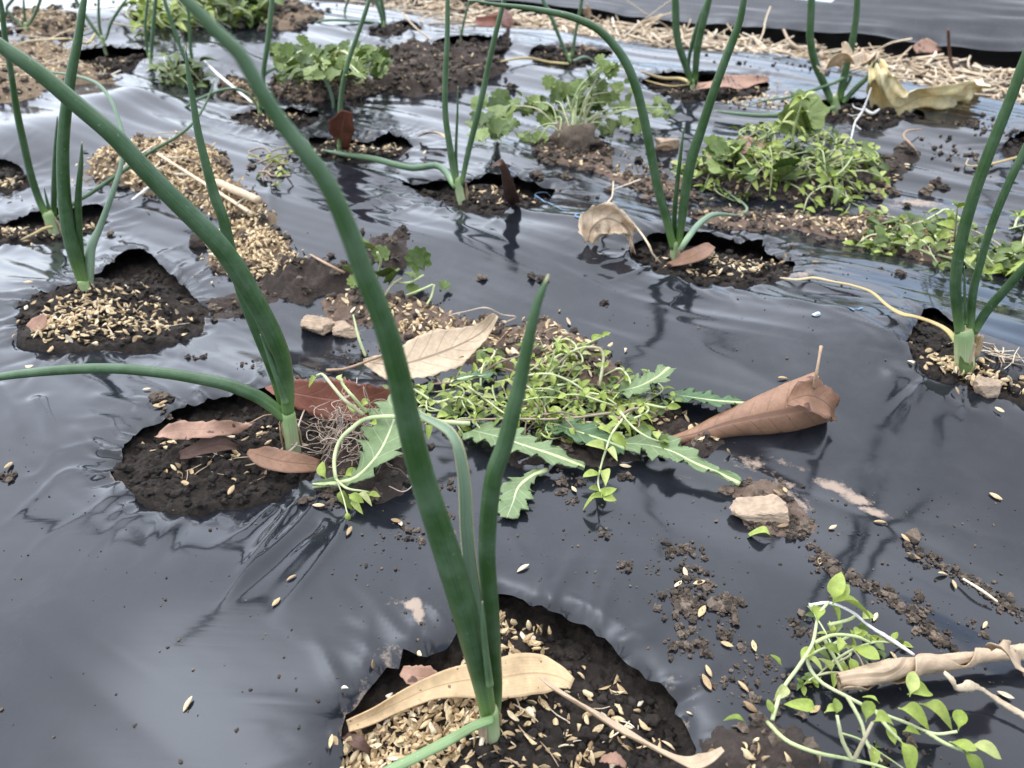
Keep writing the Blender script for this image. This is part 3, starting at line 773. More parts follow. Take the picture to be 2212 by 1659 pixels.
# ------------------------------------------------------------------ onion plants
def at_leaf(base_y, rows, lean=0.0, bow=0.0):
    n = len(rows); out = []
    for i, (u, v, w) in enumerate(rows):
        t = i / (n - 1)
        p = at_y(u, v, base_y + lean * t ** 1.4 + bow * math.sin(math.pi * t))
        out.append((p.x, p.y, p.z, max(w, 1.0) * depth_of(p) / FPX / 2))
    return out
def lie_leaf(rows):
    out = []
    for u, v, w, h in rows:
        p = A(u, v, h); out.append((p.x, p.y, p.z, max(w, 1.0) * depth_of(p) / FPX / 2))
    return out
def onion(label, base, leaves, stem_w, stem_h=.02, mat='onion', sheath=True):
    """base: foot as seen; leaves: dicts with rows (u, v, width) in the air or (u, v, width, height) lying"""
    b = A(*base); b.z -= .003
    t = thing("onion_plant", label, "onion plant", b, "onion plants growing through the film")
    sw = .9 * stem_w * depth_of(b) / FPX / 2
    if sheath:
        top_p = at_y(leaves[0]['rows'][0][0], leaves[0]['rows'][0][1], b.y)
        hh = max(.010, min(.032, top_p.z - b.z + .006))
        dx = (top_p.x - b.x) * .9
        V, F, U = tube([(b.x, b.y, b.z - .012, sw * .9), (b.x, b.y, b.z, sw), (b.x + dx * .5, b.y, b.z + hh * .5, sw * .97), (b.x + dx * .9, b.y, b.z + hh * .9, sw * .95), (b.x + dx, b.y, b.z + hh, sw * .80)], 14, 16, .92)
        mk("stem", V, F, M['sheath'], t, U)
        if b.y < .75:                      # papery dead skin peeling off the foot
            for q in range(2 if b.y > .5 else 3):
                a = rnd.uniform(0, 6.28); ca, sa = math.cos(a), math.sin(a)
                P = [(b.x + ca * sw * k1, b.y + sa * sw * k1, b.z + hh * k2) for k1, k2 in ((.95, .75), (1.06, .45), (1.12, .18), (1.5, .12), (2.1, .10))]
                V, F, U = ribbon(P, [sw * .5, sw * 1.0, sw * 1.1, sw * .7, sw * .1], 0, [.9, .9, .8, .6, .4], n=16, m=6, th=.0002, seed=q, up=Vector((ca, sa, .3)), crumple=sw * .12)
                mk("papery_skin", V, F, M['lf_straw'], t, U)
    for L in leaves:
        rows = L['rows']; mt = M[L.get('mat', mat)]
        if len(rows[0]) == 4: pts = lie_leaf(rows)
        else: pts = at_leaf(b.y + L.get('dy', 0), rows, L.get('lean', 0), L.get('bow', 0))
        if 'join' in L or len(rows[0]) == 4 and L.get('root', True):
            pts = [(b.x, b.y, b.z + .006, pts[0][3])] + pts
        if L.get('ribbon'):
            V, F, U = ribbon([p[:3] for p in pts], [p[3] * 2 for p in pts], L.get('roll', 0), L.get('curl', 1.6), n=60, m=10, th=.0008, up=Vector(L.get('up', (0, 0, 1))))
        else:
            V, F, U = tube(pts, max(24, 5 * len(pts)), 14, L.get('flat', .86))
        o = mk("leaf", V, F, mt, t, U)
        if 'label' in L: o['label'] = L['label']
    return t

onion("tall onion plant with a flattened grey leaf and a twisted dry leaf at its foot", (1060, 1588),
 [dict(rows=[(1056,1548,40),(1045,1490,48),(1028,1420,56),(1003,1320,66),(969,1206,69),(941,1120,66),(911,1027,64),(884,918,61),(862,815,60),(838,725,57),(815,660,55),(791,602,53),(756,507,50),(715,411,46),(672,345,44),(606,262,41),(551,175,39),(518,117,37),(470,70,35),(402,0,32),(340,-55,27),(270,-105,18),(200,-140,5)], lean=.0),
  dict(rows=[(1066,1548,34),(1069,1480,38),(1066,1425,40),(1060,1315,42),(1052,1206,43),(1055,1120,44),(1067,1027,43),(1090,960,41),(1110,880,38),(1121,837,35),(1138,752,30),(1160,657,22),(1176,616,14),(1185,592,3)], dy=.006, lean=.015),
  dict(rows=[(1056,1530,20),(1040,1400,28),(1022,1270,34),(1009,1150,40),(1003,1040,37),(990,965,32),(972,933,30),(945,915,26),(915,900,20),(890,880,10)], dy=.010, lean=.03, mat='onion_grey', ribbon=True, up=(0, -1, .2), curl=1.1, label="flattened grey-green leaf bent over at the top"),
  dict(rows=[(1058,1480,20),(1048,1400,17),(1043,1340,13),(1042,1299,3)], dy=-.004, mat='onion_far'),
  dict(rows=[(1066,1553,20,.022),(1029,1566,24,.020),(974,1597,27,.014),(906,1632,27,.012),(838,1665,26,.012),(770,1700,18,.012),(720,1730,5,.012)], root=False, mat='oldleaf', flat=.45, label="limp olive old leaf")],
 50)
onion("onion plant with a long leaf arching over the film, red-brown dry leaf leaning on it", (634, 972),
 [dict(rows=[(622,890,30),(621,850,34),(617,812,37),(609,770,40),(589,720,43),(563,671,45),(537,625,47),(505,572,48),(464,518,46),(409,463,45),(356,411,44),(310,363,43),(245,293,42),(164,224,40),(82,155,37),(0,98,32),(-80,45,24),(-170,0,6)], lean=-.03),
  dict(rows=[(618,905,26),(600,888,29),(559,858,31),(491,831,30),(440,820,28),(355,806,26),(245,796,25),(136,799,24),(0,814,19),(-90,835,12),(-140,850,3)], lean=-.01),
  dict(rows=[(612,880,20),(592,807,25),(559,725,26),(526,643,25),(499,545,26),(480,466,25),(464,425,24),(445,355,20),(428,286,17),(417,218,14),(406,153,10),(400,98,2)], dy=.008, lean=.02),
  dict(rows=[(618,870,18),(597,807,18),(581,766,13),(562,722,2)], dy=-.004, mat='onion_far')],
 38)
onion("onion plant with a thin whitish curling leaf, standing in the hull-filled hole", (188, 628),
 [dict(rows=[(182,618,22),(164,561,30),(147,493,30),(138,411,28),(136,327,26),(140,262,25),(153,164,22),(169,82,18),(179,14,14),(190,-40,5)], lean=.02),
  dict(rows=[(184,610,12),(175,548,15),(169,466,17),(170,409,15),(175,355,11),(177,307,3)], dy=.006),
  dict(rows=[(192,615,20),(193,575,24),(197,534,22),(215,493,16),(245,411,13),(262,355,11),(266,300,10),(256,259,10),(240,218,9),(213,183,8),(164,164,6),(90,153,3)], dy=.004, lean=.10, mat='onion_grey')],
 28, mat='onion')
onion("onion plant with a pale bulging foot and a yellow drooping leaf", (120, 508),
 [dict(rows=[(106,470,18),(90,445,17),(68,382,17),(52,314,17),(35,232,16),(25,164,14),(11,82,13),(3,14,11),(-8,-40,3)], lean=.0),
  dict(rows=[(116,465,14),(117,409,14),(119,350,12),(122,290,8),(124,250,2)], dy=.01),
  dict(rows=[(126,470,9),(155,442,9),(196,417,10),(259,374,9),(327,327,8),(382,295,8),(420,262,7),(447,218,5),(464,169,2)], lean=.12),
  dict(rows=[(112,470,8),(103,440,7),(95,405,2)], dy=.004, mat='onion_far'),
  dict(rows=[(112,490,9,.012),(95,494,8,.012),(76,504,7,.006),(45,518,3,.002)], root=False, mat='yellowing', label="yellow withered leaf hanging down")],
 26, mat='onion')
onion("onion plant with one leaf lying along the film, beside an upright dark curled leaf", (999, 440),
 [dict(rows=[(986,396,16),(977,349,18),(969,300,16),(962,246,15),(962,164,15),(966,82,13),(967,0,11),(968,-60,3)], lean=.0),
  dict(rows=[(997,398,12),(1012,327,14),(1029,259,15),(1045,191,15),(1059,123,14),(1075,55,13),(1089,0,11),(1100,-50,3)], lean=-.02),
  dict(rows=[(990,395,7),(985,341,8),(988,246,6),(989,186,2)], dy=.004),
  dict(rows=[(984,402,15,.02),(947,385,16,.012),(892,363,16,.008),(810,344,15,.008),(742,333,12,.008),(696,325,6,.006)], root=False, mat='onion_far')],
 22, mat='onion_far')
onion("onion plant with a leaf bent over in a high arch and a limp pale leaf", (1457, 566),
 [dict(rows=[(1455,536,18),(1438,466,22),(1422,411,23),(1403,314,23),(1389,246,23),(1370,177,23),(1343,120,22),(1294,65,19),(1239,38,17),(1184,25,15),(1130,16,12),(1075,10,9),(1010,0,3)], lean=.02),
  dict(rows=[(1460,536,10),(1457,466,12),(1463,396,11),(1471,327,8),(1478,273,2)], dy=.005),
  dict(rows=[(1466,532,14),(1474,466,19),(1482,405,22),(1495,341,23),(1517,273,21),(1539,205,20),(1564,136,19),(1585,82,18),(1599,41,16),(1607,0,13),(1618,-60,3)], lean=-.01),
  dict(rows=[(1469,540,12,.028),(1485,515,14,.034),(1512,482,14,.026),(1534,466,13,.014),(1566,463,9,.006),(1594,466,7,.004),(1613,455,6,.004),(1605,439,5,.004),(1580,422,4,.004),(1561,406,3,.004),(1517,382,2,.004)], root=False, mat='onion_grey', label="limp pale leaf curling to a straw-coloured tip")],
 22, mat='onion')
onion("stout onion plant with a ribbed pale foot and a long withered tan leaf", (2086, 794),
 [dict(rows=[(2074,718,24),(2064,630,26),(2067,575,26),(2083,493,27),(2104,420,27),(2127,355,27),(2154,286,26),(2181,218,25),(2209,142,24),(2240,60,18),(2275,-20,4)], lean=.0),
  dict(rows=[(2095,715,20),(2102,630,20),(2116,575,18),(2140,493,18),(2175,405,19),(2212,327,18),(2250,250,14),(2290,170,3)], lean=.01),
  dict(rows=[(2104,718,18),(2132,671,22),(2173,624,22),(2212,580,22),(2290,500,18),(2360,440,4)], lean=-.02),
  dict(rows=[(2086,700,8),(2084,640,7),(2083,575,2)], dy=-.006),
  dict(rows=[(2074,752,14,.016),(2050,717,14,.020),(2018,698,13,.016),(1977,684,11,.010),(1950,679,13,.006),(1917,660,8,.004),(1881,630,7,.004),(1840,616,6,.004),(1799,608,6,.004),(1756,600,8,.003),(1723,604,7,.003),(1685,600,4,.003)], root=False, mat='yellowing', flat=.5, label="long leaf withered to tan")],
 46, mat='onion')
onion("onion plant with three broad leaves beside a pinkish dry leaf in its hole", (1498, 196),
 [dict(rows=[(1494,180,13),(1479,136,17),(1463,82,18),(1459,0,17),(1458,-70,3)]),
  dict(rows=[(1494,165,8),(1487,142,9),(1495,95,10),(1509,49,11),(1528,0,11),(1545,-50,3)], dy=.01),
  dict(rows=[(1501,178,13),(1506,109,17),(1517,55,17),(1531,0,15),(1546,-60,3)], lean=-.01),
  dict(rows=[(1490,178,8,.012),(1468,170,8,.010),(1430,169,8,.010),(1384,164,5,.006)], root=False, mat='yellowing'),
  dict(rows=[(1492,182,4,.008),(1450,186,4,.006),(1400,175,3,.006),(1340,150,3,.004),(1300,140,2,.004)], root=False, mat='yellowing')],
 14, mat='onion')
onion("onion plant under a withered yellow leaf, with two leaves sprawled over the film", (1810, 242),
 [dict(rows=[(1796,218,16),(1778,177,18),(1761,136,19),(1750,82,18),(1752,27,18),(1753,0,17),(1757,-60,3)]),
  dict(rows=[(1813,215,18),(1827,150,18),(1840,95,17),(1849,41,15),(1852,0,14),(1856,-60,3)]),
  dict(rows=[(1820,222,12),(1854,185,14),(1876,164,12),(1892,131,12),(1880,125,12),(1862,142,10)], dy=-.004),
  dict(rows=[(1803,232,10,.012),(1772,241,11,.010),(1718,247,14,.008),(1649,250,11,.008),(1594,246,9,.008),(1545,240,4,.008)], root=False, mat='onion_far'),
  dict(rows=[(1806,222,8),(1838,164,8),(1799,180,8),(1758,194,8),(1704,210,6),(1649,218,4),(1608,232,2)], lean=-.02, mat='onion_far')],
 22, mat='onion')
onion("onion plant with a single upright leaf before the orange-brown leaf", (735, 334),
 [dict(rows=[(734,322,10),(733,300,11),(734,246,12),(739,191,12),(753,131,12),(772,76,11),(789,27,11),(800,-10,9),(812,-60,2)])], 10, mat='onion_far')
onion("onion plant with a thin leaf arching over into a hook", (562, 250),
 [dict(rows=[(562,235,11),(566,190,12),(570,145,12),(578,95,13),(584,41,13),(588,0,12),(590,-60,3)]),
  dict(rows=[(563,225,8),(566,170,8),(590,148,9),(628,142,9),(674,153,9),(701,172,9),(718,213,8),(720,254,4)], lean=.02, mat='onion_grey'),
  dict(rows=[(559,236,6),(543,210,7),(518,195,7),(491,192,7),(450,205,7),(409,226,7),(355,267,7),(308,300,6),(284,314,2)], lean=-.05)],
 11, mat='onion_far')
onion("slim onion plant with two parallel upright leaves", (325, 138),
 [dict(rows=[(327,125,8),(327,109,9),(331,55,10),(336,0,9),(340,-60,2)]), dict(rows=[(322,125,6),(318,109,7),(314,55,7),(319,0,6),(322,-40,2)], dy=.01)], 10, mat='onion_far')
onion("slim onion plant with two leaves crossing behind the tall pointed leaf", (412, 168),
 [dict(rows=[(408,150,8),(401,130,9),(387,95,9),(371,49,10),(355,0,9),(340,-50,2)]), dict(rows=[(416,150,7),(417,140,7),(412,109,8),(409,55,7),(406,0,6),(405,-40,2)], dy=.01)], 10, mat='onion_far')
onion("far onion plant with a brownish leaf arching flat to the side", (224, 97),
 [dict(rows=[(222,86,7),(205,65,8),(185,35,8),(164,0,8),(150,-40,2)]), dict(rows=[(228,86,5),(232,75,6),(240,49,7),(262,14,7),(280,-10,2)]), dict(rows=[(220,80,6),(214,50,7),(213,0,6),(212,-30,2)], dy=.02),
  dict(rows=[(218,93,6,.008),(190,86,6,.03),(150,84,5,.04),(109,85,5,.03),(55,90,4,.02),(20,104,2,.01)], root=False, mat='yellowing')], 10, mat='onion_far')
onion("far onion plant with splayed leaves at the edge of the farthest chaff", (57, 66),
 [dict(rows=[(58,58,6),(68,44,7),(80,20,8),(90,-10,7),(100,-50,2)]), dict(rows=[(50,58,6),(30,40,6),(14,20,7),(30,-5,7),(40,-40,2)], dy=.01), dict(rows=[(56,55,5),(52,20,6),(50,-30,2)], dy=.02)], 9, mat='onion_far')
onion("onion plant in the small straw-filled hole, yellow leaf trailing from its foot", (1231, 138),
 [dict(rows=[(1228,126,8),(1209,82,9),(1190,35,10),(1173,0,9),(1155,-50,2)]), dict(rows=[(1235,124,9),(1244,68,8),(1253,22,9),(1258,-10,8),(1265,-60,2)]),
  dict(rows=[(1228,138,6,.006),(1184,134,6,.006),(1138,125,6,.006),(1075,134,4,.004),(1001,145,2,.004)], root=False, mat='yellowing'),
  dict(rows=[(1239,131,5,.012),(1261,123,6,.014),(1283,131,3,.006)], root=False, mat='onion_grey')], 11, mat='onion_far')
onion("far onion plant with one leaf bent out level beside the bushy weed", (829, 64),
 [dict(rows=[(827,52,9),(824,35,10),(813,0,10),(805,-40,2)]), dict(rows=[(831,52,8),(830,35,9),(824,0,9),(822,-40,2)], dy=.01),
  dict(rows=[(822,56,6),(816,50,6),(769,45,6),(701,44,6),(670,54,3)])], 10, mat='onion_far')
onion("far single-leaved onion seedling in the dark soil mound", (996, 92),
 [dict(rows=[(996,82,6),(1000,55,6),(1007,27,6),(1015,0,6),(1022,-30,2)])], 6, mat='onion_far')
onion("far single-leaved onion seedling behind the bushy weed", (745, 34),
 [dict(rows=[(745,28,6),(746,18,6),(752,0,6),(756,-30,2)])], 6, mat='onion_far')
onion("onion plant whose trailing yellow tip points at the hull band", (2240, 318),
 [dict(rows=[(2240,300,14),(2250,200,15),(2262,80,14),(2270,0,4)]),
  dict(rows=[(2212,336,6,.008),(2181,344,6,.006),(2127,357,5,.004),(2089,357,3,.003),(2092,342,2,.003)], root=False, mat='yellowing')], 14, mat='onion_far')
# ------------------------------------------------------------------ dry leaves and stalks
def path(rows):                      # rows u, v, height above what lies there
    return [tuple(A(u, v, h)) for u, v, h in rows]
def px(w, p):                        # a width as seen, in metres at place p
    return w * depth_of(p) / FPX
def blade_at(name, label, cat, rows, widths, mat, stalk=None, stalk_w=4, group=None, **kw):
    pts = path(rows); c = Vector(pts[len(pts) // 2])
    t = thing(name, label, cat, (c.x, c.y, topz(c.x, c.y)), group)
    ww = [px(w, pts[min(len(pts) - 1, int(round(i * (len(pts) - 1) / max(1, len(widths) - 1))))]) for i, w in enumerate(widths)]
    V, F, U = ribbon(pts, ww, **kw)
    mk("blade", V, F, M[mat], t, U)
    if stalk:
        sp = path(stalk)
        V, F, U = tube([(*p, px(stalk_w, p) / 2 * (1 - .3 * i / len(sp))) for i, p in enumerate(sp)], 20, 6, 1, .15)
        mk("stalk", V, F, M['stalk'], t, U)
    return t

# rolled brown leaf on the film
c = A(1640, 930)
t = thing("dry_leaf", "rolled brown leaf with an upright stalk, lying on bare film", "dry leaf", c)
pts = path([(1452, 948, .004), (1500, 938, .006), (1570, 915, .010), (1650, 898, .015), (1720, 885, .018), (1790, 868, .020)])
V, F, U = ribbon(pts, [px(w, Vector(pts[2])) for w in (24, 84, 146, 208, 244, 232)], roll=[2.6, 2.5, 2.4, 2.3, 2.2, 2.1], curl=[3.2, 4.6, 4.9, 4.8, 4.6, 4.2], n=46, m=28, th=.0005, wav=(.0006, 3), serr=(.04, 20))
mk("blade", V, F, M['lf_brown'], t, U)
pts = path([(1690, 842, .038), (1745, 848, .036), (1795, 905, .012), (1812, 912, .006)])
V, F, U = ribbon(path([(1700, 868, .030), (1745, 855, .036), (1785, 872, .028), (1806, 903, .010)]), [px(w, c) for w in (20, 78, 62, 14)], roll=-.7, curl=.9, n=22, m=10, th=.0005, serr=(.3, 5), wav=(.002, 2))
mk("torn_flap", V, F, M['lf_brown'], t, U)
V, F, U = tube([(*A(1758, 838, .038), .0012), (*A(1764, 805, .050), .0009), (*A(1770, 770, .056), .0008), (*A(1774, 748, .058), .0010)], 16, 6, 1, .1)
mk("stalk", V, F, M['stalk'], t, U)

blade_at("dry_leaf", "pale beige leaf with dark side veins and a long brown stalk", "dry leaf",
 [(785, 782, .004), (860, 788, .008), (930, 770, .012), (1000, 742, .014), (1045, 715, .018), (1072, 680, .028)], [8, 70, 104, 102, 54, 16], 'lf_beige',
 stalk=[(705, 800, .002), (745, 797, .004), (800, 778, .008), (870, 752, .016)], stalk_w=7, roll=[-.4, -.55, -.6, -.6, -.7, -.9], curl=[.4, .7, .8, .8, 1.0, 1.2], n=40, m=14, serr=(.10, 22), wav=(.0015, 2), seed=4)
blade_at("dry_leaf", "red-brown toothed leaf leaning on the onion stem with the long arching leaf", "dry leaf",
 [(574, 836, .016), (640, 850, .018), (710, 862, .018), (780, 868, .018), (850, 870, .014)], [6, 62, 96, 92, 60], 'lf_red',
 roll=[-.8, -.95, -1.0, -1.0, -.9], curl=[.3, .5, .5, .5, .4], n=36, m=10, serr=(.22, 15), wav=(.0012, 3), seed=6)
blade_at("dry_leaf", "pinkish dry leaf with dark spots inside the dark hole", "dry leaf",
 [(342, 938, .014), (400, 930, .018), (460, 928, .018), (520, 922, .012), (546, 912, .010)], [20, 42, 44, 24, 6], 'lf_pink', roll=-.5, curl=[.5, .8, .6, .4, .2], n=30, m=8, serr=(.2, 7), wav=(.0018, 2), seed=2,
 stalk=[(540, 914, .010), (570, 898, .012), (600, 896, .008)], stalk_w=3)
blade_at("dry_leaf", "folded dark brown leaf under the spotted pinkish leaf", "dry leaf",
 [(390, 985, .005), (430, 972, .008), (475, 960, .010), (515, 968, .006)], [16, 44, 40, 8], 'lf_dark', roll=-.5, curl=[1, 1.8, 1.6, 1], n=24, m=10, wav=(.001, 2), seed=3)
blade_at("dry_leaf", "smooth brown leaf half under the tangled pale roots", "dry leaf",
 [(535, 975, .010), (580, 990, .012), (630, 1000, .012), (690, 1005, .008)], [14, 48, 54, 26], 'lf_brown', roll=-.5, curl=[.6, .9, .8, .6], n=24, m=8, wav=(.001, 2), seed=5)
blade_at("dry_leaf", "crumpled tan leaf arched up beside the hole, faint blue marks behind it", "dry leaf",
 [(1272, 522, .004), (1282, 488, .014), (1308, 472, .020), (1340, 482, .018), (1362, 502, .012), (1366, 526, .004)], [34, 70, 74, 36, 20, 8], 'lf_beige', roll=[-.4, -.5, -.5, -.5, -.4, -.3], curl=[.5, .7, .8, 1.0, .8, .6], n=40, m=14, serr=(.22, 9), wav=(.003, 3), crumple=.006, seed=8)
t = thing("dry_tendril", "thin twisted straw-coloured stem drooping into the hole beside the crumpled leaf", "dry stem", A(1400, 545))
V, F, U = tube([(*A(u, v, h), px(w, A(u, v)) / 2) for u, v, w, h in [(1325, 392, 3, .002), (1322, 425, 3, .012), (1312, 446, 6, .016), (1345, 460, 6, .020), (1378, 495, 6, .022), (1402, 530, 5, .022), (1412, 552, 4, .014), (1428, 568, 3, .004)]], 40, 6, .6, .2)
mk("stalk", V, F, M['straw'], t, U)
blade_at("dry_leaf", "brown leaf propped behind the onion foot in the hole with the limp pale leaf", "dry leaf",
 [(1440, 572, .004), (1475, 562, .010), (1510, 548, .014), (1538, 530, .014)], [10, 34, 46, 18], 'lf_brown', roll=-.8, curl=.6, n=22, m=8, wav=(.001, 2), seed=9)
blade_at("dry_leaf", "dark curled leaf standing up in the hole, tip hooked over", "dry leaf",
 [(1112, 438, .004), (1104, 420, .020), (1098, 400, .038), (1094, 375, .052), (1085, 352, .062), (1062, 358, .056)], [26, 34, 34, 28, 24, 8], 'lf_dark', roll=[.2, .1, 0, 0, .3, .4], curl=[1.0, 1.2, 1.2, 1.0, 1.2, .6], n=34, m=10, wav=(.0015, 3), serr=(.12, 9), seed=10, up=Vector((0, -1, .2)))
blade_at("dry_leaf", "orange-brown leaf standing upright behind the single onion leaf", "dry leaf",
 [(745, 322, .004), (738, 296, .022), (740, 268, .042), (748, 240, .060)], [24, 48, 62, 26], 'lf_red', roll=[0, .1, .1, .2], curl=.7, n=22, m=8, wav=(.002, 2), serr=(.1, 7), seed=11, up=Vector((0, -1, .2)))
blade_at("dry_leaf", "pinkish flat leaf lying in the hole behind the high-arched onion leaf", "dry leaf",
 [(1505, 186, .012), (1545, 182, .016), (1600, 178, .016), (1660, 178, .008)], [14, 40, 44, 8], 'lf_pink', roll=-.6, curl=.8, n=24, m=8, wav=(.002, 2), seed=12)
blade_at("dry_leaf", "pale pinkish leaf tucked behind the sprawling weed", "dry leaf",
 [(1560, 340, .006), (1600, 322, .018), (1640, 316, .020), (1675, 322, .010)], [10, 48, 54, 16], 'lf_pink', roll=-.7, curl=.8, n=22, m=8, wav=(.0015, 2), seed=13)
blade_at("dry_leaf", "dark red-brown leaf on its edge behind the two tall thin leaves", "dry leaf",
 [(1028, 55, .02), (1050, 48, .030), (1080, 42, .034), (1106, 34, .03)], [14, 48, 56, 20], 'lf_red', roll=-1.0, curl=.8, n=22, m=8, wav=(.003, 2), seed=14)
blade_at("dry_leaf", "small pink leaf scrap at the edge of the hull-filled hole", "dry leaf",
 [(68, 712, .004), (84, 698, .006), (98, 680, .010)], [28, 34, 10], 'lf_pink', roll=-.6, curl=.5, n=14, m=6, seed=15)
blade_at("dry_leaf", "broad flat tan strap leaf lying across the hull-covered hole", "dry leaf",
 [(1236, 1478, .008), (1205, 1462, .011), (1150, 1456, .012), (1080, 1466, .013), (1000, 1472, .013), (930, 1488, .012), (860, 1518, .010), (800, 1548, .008), (752, 1568, .006)], [30, 82, 92, 84, 66, 50, 44, 38, 26], 'lf_tan',
 roll=[.05, .1, .15, .15, .2, .3, .5, .6, .5], curl=[.3, .35, .3, .3, .5, 1.0, 1.8, 2.0, 1.6], n=60, m=12, th=.0006, wav=(.0008, 3), seed=16)
blade_at("dry_leaf", "narrow twisted straw-coloured strap leaf ending in a flared tip", "dry leaf",
 [(1165, 1462, .016), (1200, 1492, .018), (1260, 1530, .018), (1320, 1568, .017), (1380, 1602, .016), (1440, 1632, .015), (1490, 1650, .013), (1530, 1640, .012), (1562, 1618, .010)], [8, 20, 30, 40, 36, 28, 22, 40, 12], 'lf_straw',
 roll=[.2, .6, 1.0, .8, .6, .9, .5, .2, .0], curl=[2.4, 2.2, 1.9, 1.7, 1.8, 2.2, 1.8, .8, .4], n=64, m=10, th=.0005, seed=17)
blade_at("dry_leaf", "pink-brown leaf scrap under the broad tan strap", "dry leaf",
 [(868, 1448, .008), (895, 1460, .010), (925, 1465, .010), (950, 1478, .006)], [22, 46, 48, 20], 'lf_pink', roll=-.4, curl=.6, n=18, m=8, serr=(.2, 6), seed=18)
blade_at("dry_leaf", "pink-brown scrap of leaf among loose hulls near the twisted strap", "dry leaf",
 [(1298, 1640, .004), (1330, 1640, .007), (1352, 1655, .005)], [18, 36, 14], 'lf_pink', roll=.2, curl=.7, n=16, m=6, serr=(.3, 5), seed=19)
blade_at("dry_leaf", "dark brown leaf scrap at the left rim among the hulls of the tan-strap hole", "dry leaf",
 [(745, 1590, .004), (775, 1605, .007), (800, 1625, .004)], [20, 36, 10], 'lf_dark', roll=.2, curl=.9, n=16, m=6, seed=20)

# rolled dry leaf across the chickweed, with its tendril
t = thing("dry_leaf", "long straw-coloured leaf rolled like a scroll over the chickweed", "dry leaf", A(2000, 1445))
def scroll(pts, rads, turns=1.7, twist=2.5, n=80, m=44, th=.0004, seed=0):
    """a leaf rolled up lengthwise: the section is a spiral, its seam winding slowly along the roll"""
    S = spline(pts, n); Fr = frames(S); V = []; U = []; F = []
    for i in range(n):
        t = i / (n - 1); r = lerp_list(rads, t); T, s_, b_ = Fr[i]
        tn = turns * (1 - .25 * math.sin(t * 9 + seed) ** 2)
        for lay in (0, 1):
            for k in range(m + 1):
                q = k / m; a = q * tn * 2 * math.pi + twist * t * 2 + 2.2
                rr_ = r * (.50 + .50 * q) * (1 + .16 * float(vnoise(np.array([a * 1.3]), np.array([t * 14 + seed]), seed)[0]) + .07 * float(vnoise(np.array([a * 5]), np.array([t * 26]), seed + 2)[0])) - lay * th
                off = r * .35 * q * math.sin(t * 23 + seed) * (1 if q > .93 else 0)
                V.append(Vector(S[i]) + s_ * (math.cos(a) * rr_) + b_ * (math.sin(a) * rr_) + T * off); U.append((q, t + 2 * lay))
    W = 2 * (m + 1)
    for i in range(n - 1):
        for k in range(m):
            a, b, c, d = i * W + k, i * W + k + 1, (i + 1) * W + k + 1, (i + 1) * W + k
            F.append((a, d, c, b)); e = m + 1; F.append((a + e, b + e, c + e, d + e))
        for k in (0, m):
            a, d = i * W + k, (i + 1) * W + k; e = m + 1
            F.append((a, a + e, d + e, d) if k == 0 else (a, d, d + e, a + e))
    for i in (0, n - 1):
        for k in range(m):
            a = i * W + k; e = m + 1; F.append((a, a + 1, a + 1 + e, a + e) if i == 0 else (a, a + e, a + 1 + e, a + 1))
    return V, F, U
_w = px(1, A(2000, 1445)) / 2
V, F, U = scroll(path([(1812, 1472, .010), (1850, 1466, .011), (1920, 1450, .011), (1990, 1436, .010), (2050, 1428, .010), (2110, 1420, .010), (2180, 1412, .010), (2270, 1402, .010)]), [w * _w for w in (40, 52, 52, 44, 36, 32, 38, 48)], seed=3)
mk("blade", V, F, M['lf_roll'], t, U)
V, F, U = ribbon(path([(2135, 1400, .024), (2165, 1402, .028), (2190, 1425, .024), (2212, 1448, .012)]), [px(w, A(2000, 1445)) for w in (14, 60, 60, 10)], roll=.3, curl=1.2, n=20, m=8, serr=(.3, 5), wav=(.002, 2))
mk("torn_flap", V, F, M['lf_roll'], t, U)
V, F, U = tube([(*A(u, v, h), w) for u, v, h, w in [(2040, 1452, .020, .0010), (2058, 1470, .018, .0016), (2066, 1486, .012, .0012), (2095, 1482, .010, .0022), (2120, 1488, .008, .0009), (2160, 1515, .005, .0013), (2212, 1545, .004, .0014), (2270, 1575, .004, .0008)]], 40, 6, .5, .2)
mk("tendril", V, F, M['straw'], t, U)

# withered yellow leaf draped by the onion in the upper row
t = thing("withered_leaf", "big withered yellow leaf with a hole, draped on the film by an onion", "dry leaf", A(1930, 230))
V, F, U = ribbon(path([(1892, 140, .050), (1900, 168, .040), (1912, 204, .022), (1935, 228, .012), (1975, 224, .012), (2030, 214, .014), (2080, 203, .014), (2115, 190, .012)]), [px(w, A(1930, 230)) for w in (24, 50, 80, 90, 78, 62, 44, 6)], roll=[-.4, -.3, -.1, .1, .2, .2, .2, .2], curl=[1.2, 1.2, 1.2, 1.3, 1.4, 1.4, 1.2, 1.0], n=60, m=18, serr=(.16, 14), wav=(.007, 4), crumple=.010, seed=22)
mk("blade", V, F, M['lf_yellow'], t, U)
V, F, U = ribbon(path([(1772, 150, .058), (1800, 145, .064), (1830, 132, .070), (1862, 128, .072), (1890, 122, .074)]), [px(w, A(1930, 230)) for w in (18, 36, 44, 40, 18)], roll=[-.6, -.7, -.6, -.6, -.5], curl=[1.5, 1.6, 1.4, 1.3, 1.2], n=34, m=12, serr=(.25, 9), wav=(.006, 3), crumple=.009, seed=23)
mk("crumpled_lobe", V, F, M['lf_beige'], t, U)
t = thing("root_strand", "branching white root hanging over the film below the withered yellow leaf", "root", A(1850, 270))
def root_tube(t, rows, nm="rootlet"):
    V, F, U = tube([(*A(u, v, h), px(w * .65, A(u, v)) / 2) for u, v, w, h in rows], 18, 6, 1, .25)
    return mk(nm, V, F, M['white_root'], t, U)
root_tube(t, [(1882, 190, 4, .03), (1872, 218, 5, .02), (1862, 242, 7, .012), (1848, 262, 6, .006), (1842, 285, 5, .004), (1836, 312, 3, .003)])
